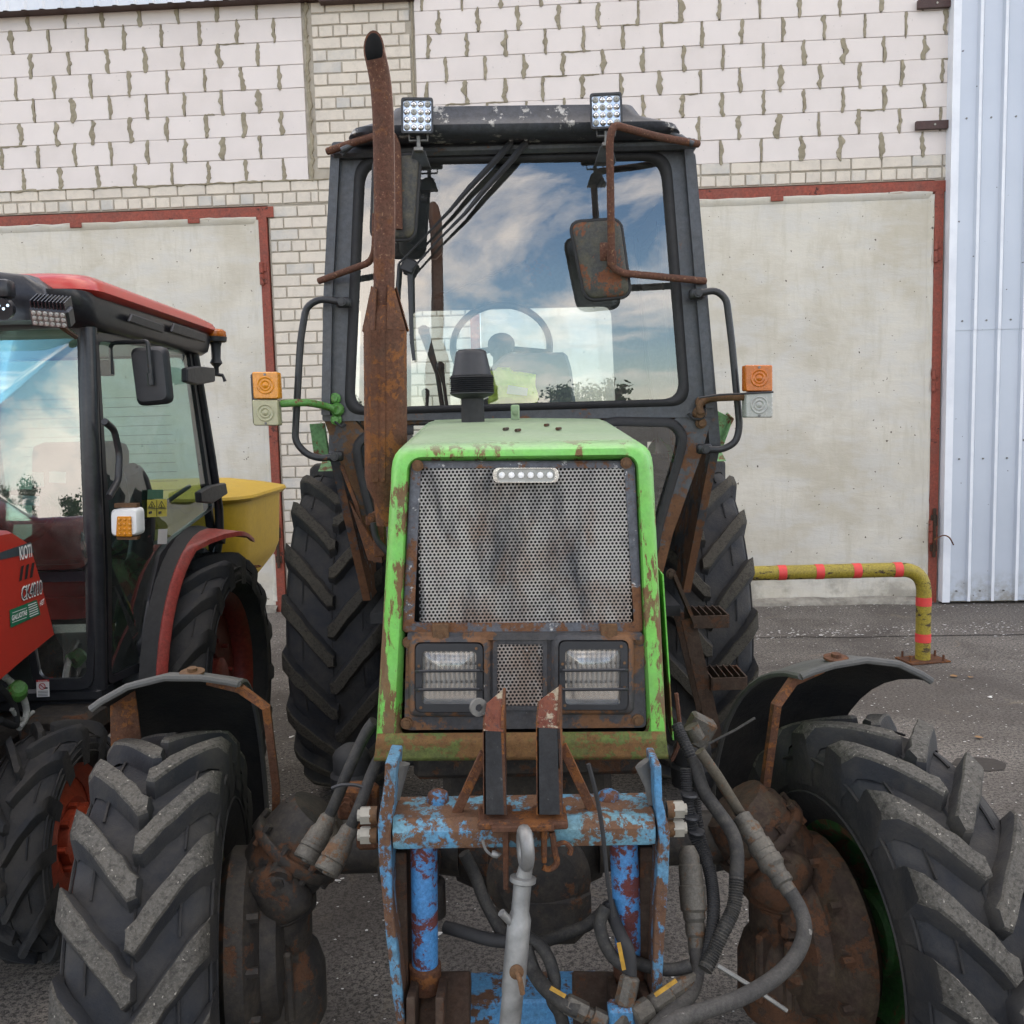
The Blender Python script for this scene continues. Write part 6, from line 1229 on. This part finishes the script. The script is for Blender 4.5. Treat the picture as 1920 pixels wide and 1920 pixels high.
# mirror, handle, marker lamp, beacon, hinges
mr = pivot('mirror', PX(280, 700, -1.33), rt_); lp = rpoly(SX([(256, 762), (242, 652), (309, 648), (320, 756)], -1.30), .03, 5); lp = [Vector((-1.36+(.0), 3.15+0*.0, 0))+Vector((0, 0, 0)) if False else q for q in lp]
cq = PX(281, 705, -1.33); Yq = cq.y; lp = rpoly(PL([(256, 762), (242, 652), (309, 648), (320, 756)], Yq), .03, 5); m = MB(); m.loft([[q+Vector((0, .04, 0)) for q in lp], [q+Vector((0, .01, 0)) for q in lp], scale_loop(lp, .93), [q+Vector((0, -.008, 0)) for q in scale_loop(lp, .86)], [q+Vector((0, -.012, 0)) for q in scale_loop(lp, .3)], [q+Vector((0, -.012, 0)) for q in scale_loop(lp, .02)]], True, False); B('shell', m, 'black_plastic', 40, mr)
m = MB(); m.add([q+Vector((0, .036, 0)) for q in lp], [tuple(range(len(lp)))]); B('mirror_glass', m, 'chrome', 0, mr)
m = MB(); m.tube(fillet([P(210, 702, Yq+.04), P(207, 650, Yq+.04), P(212, 643, Yq+.02), P(277, 640, Yq-.03), P(284, 712, Yq-.03)], .012, 3), .008, 8); m.box(P(200, 690, Yq+.06), (.05, .04, .06), None, .006); m.cyl(P(281, 700, Yq-.03), P(283, 722, Yq-.03), .012, n=8); B('mirror_arm', m, 'handle_black', 50, mr)
m = MB(); m.tube(fillet(SX([(196, 790), (214, 806), (224, 850), (222, 900), (204, 932)], -1.40), .02, 3), .0125, 8); B('grab_handle', m, 'handle_black', 50)
ml_ = pivot('marker_lamp', PX(234, 978, -1.38), rt_); Y = PX(234, 978, -1.40).y; lp = rpoly(PL([(209, 1006), (208, 955), (260, 952), (262, 1004)], Y), .02, 4); m = MB(); m.loft([[q+Vector((0, .05, 0)) for q in lp], lp, [q+Vector((0, -.012, 0)) for q in scale_loop(lp, .88)]], True, True); B('housing', m, 'white_plastic', 40, ml_)
m = MB(); L = PL([(218, 1006), (220, 968), (247, 968), (248, 1006)], Y-.014); m.prism(L, (0, -.006, 0), .003)
B('amber_lens', m, 'amber', 30, ml_)
for i in range(3):
    for j in range(4): m = MB(); q = P(224+i*9.5, 974+j*9, Y-.021); m.lathe([(.006, 0), (.005, .003), (.001, .004)], q, (0, -1, 0), 6); B('led', m, 'amber', 50, ml_)
m = MB(); L = PL([(214, 944), (256, 944), (256, 952), (214, 952)], Y+.01); m.prism(L, (0, .03, 0)); L = PL([(218, 1006), (258, 1006), (256, 1012), (220, 1012)], Y-.004); m.prism(L, (0, .03, 0)); B('bracket', m, 'stalk_rust', 20, ml_)
bc = pivot('beacon', PX(405, 690, -1.42), rt_); Y = 4.66; m = MB(); p_ = P(406, 704, Y); m.lathe([(.012, 0), (.012, .04), (.03, .06), (.022, .08), (.024, .14), (.03, .16), (.035, .165)], p_, (.03, 0, 1), 14); m.tube([p_+Vector((-.04, 0, .01)), p_+Vector((.03, 0, .0)), p_+Vector((.04, 0, -.03))], .009, 6); B('stem', m, 'black_plastic', 50, bc)
m = MB(); m.lathe([(.045, .16), (.052, .165), (.054, .185), (.050, .187)], p_, (.03, 0, 1), 20); B('base', m, 'black_plastic', 40, bc); m = MB(); m.lathe([(.05, .186), (.052, .19), (.049, .212), (.035, .222), (.001, .226)], p_, (.03, 0, 1), 20); B('dome', m, 'amber_deep', 40, bc)
for pts in ([(352, 690), (372, 686), (404, 690), (404, 716), (372, 722), (352, 716)], [(376, 922), (398, 910), (424, 905), (428, 926), (400, 944), (378, 942)]): m = MB(); m.prism(SX(pts, -1.40), (-.03, 0, 0), .006); B('glass_hinge', m, 'black_plastic', 30)
# lettering and stickers on the hood side
HXs = HX+.0015
def onhood(pts): return SX(pts, HXs)
m = MB(); m.add(SX([(0, 1050), (0, 1036), (58, 1016), (63, 1036)], HXs), [(0, 1, 2, 3)]); B('dark_band', m, 'band_grey', 0)
def side_text(s, a, b, h, mat, bold=.0, shear=0, e=.001, nm='lettering'):
    p0 = PX(*a, HXs+e); p1 = PX(*b, HXs+e); d = (p1-p0); L = d.length; m = MB(); up = Vector((0, 0, 1)); rt2 = d.normalized(); up = (up-rt2*up.dot(rt2)).normalized()
    w = text(MB(), s, p0, rt2, up, 1.0, bold=bold, shear=shear); hh = L/w; o_ = MB(); text(o_, s, p0, rt2, up, hh, bold=bold, shear=shear, ext=.0004)
    if h: o_.v = [p0+rt2*((v-p0).dot(rt2))+up*((v-p0).dot(up))*h+Vector((1, 0, 0))*((v-p0).dot(Vector((1, 0, 0)))) for v in o_.v]
    return B(nm, o_, mat, 0)
side_text('KIOTI', (37, 1050), (60, 1043), 1.9, 'sticker_white', .02, 0, .003)
side_text('CK4010', (40.5, 1126), (80, 1111), 1.5, 'sticker_white', .05, .15, .002); side_text('CK4010', (41.5, 1124.8), (79.5, 1110.4), 1.35, 'sticker_black', .0, .15, .0035)
side_text('HST', (75, 1137), (84, 1131), 1.35, 'sticker_white', .02, .1, .002)
m = MB(); m.add(SX([(20, 1177), (18, 1144), (69, 1124), (76, 1152)], HXs+.001), [(0, 1, 2, 3)]); B('dealer_sticker', m, 'sticker_green', 0)
side_text('GALUOTAS', (22, 1164), (51, 1152), 1.2, 'sticker_white', .03, .1, .0025)
m = MB()
for i in range(6): m.add(SX([(53+i*.6, 1136+i*4.2), (52.6+i*.6, 1134.4+i*4.2), (68+i*.9, 1128.5+i*4.0), (68.4+i*.9, 1130+i*4.0)], HXs+.0025), [(0, 1, 2, 3)])
for k in (0, 1): m.add(SX([(23, 1150+k*18), (23, 1149+k*18), (50, 1139+k*18), (50, 1140+k*18)], HXs+.0025), [(0, 1, 2, 3)])
B('sticker_print', m, 'sticker_white', 0); [o for o in rt_.children if o.name == 'sticker_print'][0]['kind'] = 'stuff'
for i in range(3): m = MB(); m.add(SX([(36+i*10, 1090-i*3), (40+i*10, 1062-i*3), (45+i*10, 1060-i*3), (41+i*10, 1088-i*3)], HXs+.001), [(0, 1, 2, 3)]); B('vent_slot', m, 'dark_void', 0)
# warning sticker on the lower front frame, stickers inside the cab
q = [P(69, 1307, YF-.004), P(68, 1276, YF-.004), P(92, 1275, YF-.004), P(93, 1306, YF-.004)]; m = MB(); m.add(q, [(0, 1, 2, 3)]); B('warning_sticker', m, 'sticker_white', 0)
m = MB(); m.add([P(68, 1279, YF-.006), P(68, 1275, YF-.006), P(92, 1274, YF-.006), P(92, 1278, YF-.006)], [(0, 1, 2, 3)]); text(m, 'DANGER', P(72, 1278.5, YF-.007), (1, 0, 0), (0, 0, 1), .0085, m=1)
c_ = P(79, 1287, YF-.006); m.tube([c_+Vector((math.cos(a)*.011, 0, math.sin(a)*.011)) for a in [i*math.pi/8 for i in range(16)]], .0014, 4, closed=True); m.tube([c_+Vector((-.008, 0, .008)), c_+Vector((.008, 0, -.008))], .0014, 4); m.box(P(86, 1290, YF-.006), (.012, .001, .006), m=2)
for i in range(4): m.box(P(80.5, 1296+i*2.8, YF-.005), (.036, .0006, .0018), m=2)
B('sticker_print', m, ['sticker_red', 'sticker_white', 'sticker_black'], 0)
for x0, y0, x1, y1, mm in ((20, 928, 42, 946, 'sticker_white'), (42, 929, 74, 947, 'sticker_blue'), (60, 885, 82, 912, 'sticker_white'), (92, 884, 124, 905, 'sticker_white')): m = MB(); m.add(PL([(x0, y1), (x0, y0), (x1, y0+1), (x1, y1+1)], YF+.10), [(0, 1, 2, 3)]); B('screen_sticker', m, mm, 0)
m = MB(); m.add(SX([(276, 970), (276, 937), (313, 936), (313, 968)], RS-.03), [(0, 1, 2, 3)]); B('hazard_sticker', m, 'sticker_yellow', 0)
m = MB(); m.add(SX([(276, 936), (277, 918), (306, 918), (306, 935)], RS-.03), [(0, 1, 2, 3)]); B('exit_sticker', m, 'sticker_green', 0)
m = MB()
for x in (285, 303): 
    L = SX([(x-6, 951), (x, 940), (x+6, 951)], RS-.028); m.tube(L+[L[0]], .0014, 4)
    m.box(PX(x, 948, RS-.028), (.002, .004, .012))
m.tube(SX([(294, 938), (294, 968)], RS-.028), .0012, 4); m.tube(SX([(277, 953), (312, 953)], RS-.028), .0012, 4)
for x in (282, 300): m.box(PX(x, 961, RS-.028), (.002, .03, .010))
B('sticker_print', m, 'sticker_black', 0)
m = MB(); m.add(SX([(295, 1020), (297, 992), (314, 992), (313, 1020)], RS-.02), [(0, 1, 2, 3)]); B('screen_sticker', m, 'sticker_white', 0)
# ================================================================ yellow hopper behind the red tractor
hp = thing('spreader_hopper', (-2.0, 5.6, .2), 'yellow plastic spreader hopper with domed lid behind the red tractor', 'spreader')
def sq(z, hw, r): return rpoly([Vector((-2.06-hw, 5.75-hw, z)), Vector((-2.06-hw, 5.75+hw, z)), Vector((-2.06+hw, 5.75+hw, z)), Vector((-2.06+hw, 5.75-hw, z))], r, 7)
m = MB(); m.loft([sq(1.325, .58, .25), sq(1.345, .595, .25), sq(1.36, .59, .25), sq(1.39, .48, .22), sq(1.425, .30, .15), sq(1.435, .1, .05)], True, True); obj('lid', m, MATS['yellow_hopper'], hp, 50)
m = MB(); m.loft([sq(1.328, .555, .22), sq(1.0, .535, .20), sq(.93, .51, .2), sq(.55, .22, .1), sq(.42, .16, .08)], True, True); obj('bin', m, MATS['yellow_hopper'], hp, 50)
m = MB()
for a in (-1, 1):
    m.tube([(-2+a*.3, 5.3, .12), (-2+a*.3, 5.3, .9)], .025, 8); m.tube([(-2+a*.3, 6.1, .0), (-2+a*.3, 5.3, .4)], .02, 8)
m.tube([(-2.3, 5.3, .45), (-1.7, 5.3, .45)], .025, 8); m.lathe([(.3, 0), (.32, .02), (.05, .06)], (-2, 5.75, .3), (0, 0, 1), 24); m.cyl((-2, 5.75, 0.0), (-2, 5.75, .45), .05, n=12); obj('stand', m, MATS['rust_dark'], hp, 40)
m = MB(); c_ = PX(480, 1062, -1.42); m.tube([c_+Vector((math.cos(a)*.025, math.sin(a)*.03, 0)) for a in [i*math.pi/8 for i in range(16)]], .004, 6, closed=True); obj('ring', m, MATS['rust_heavy'], hp, 50)
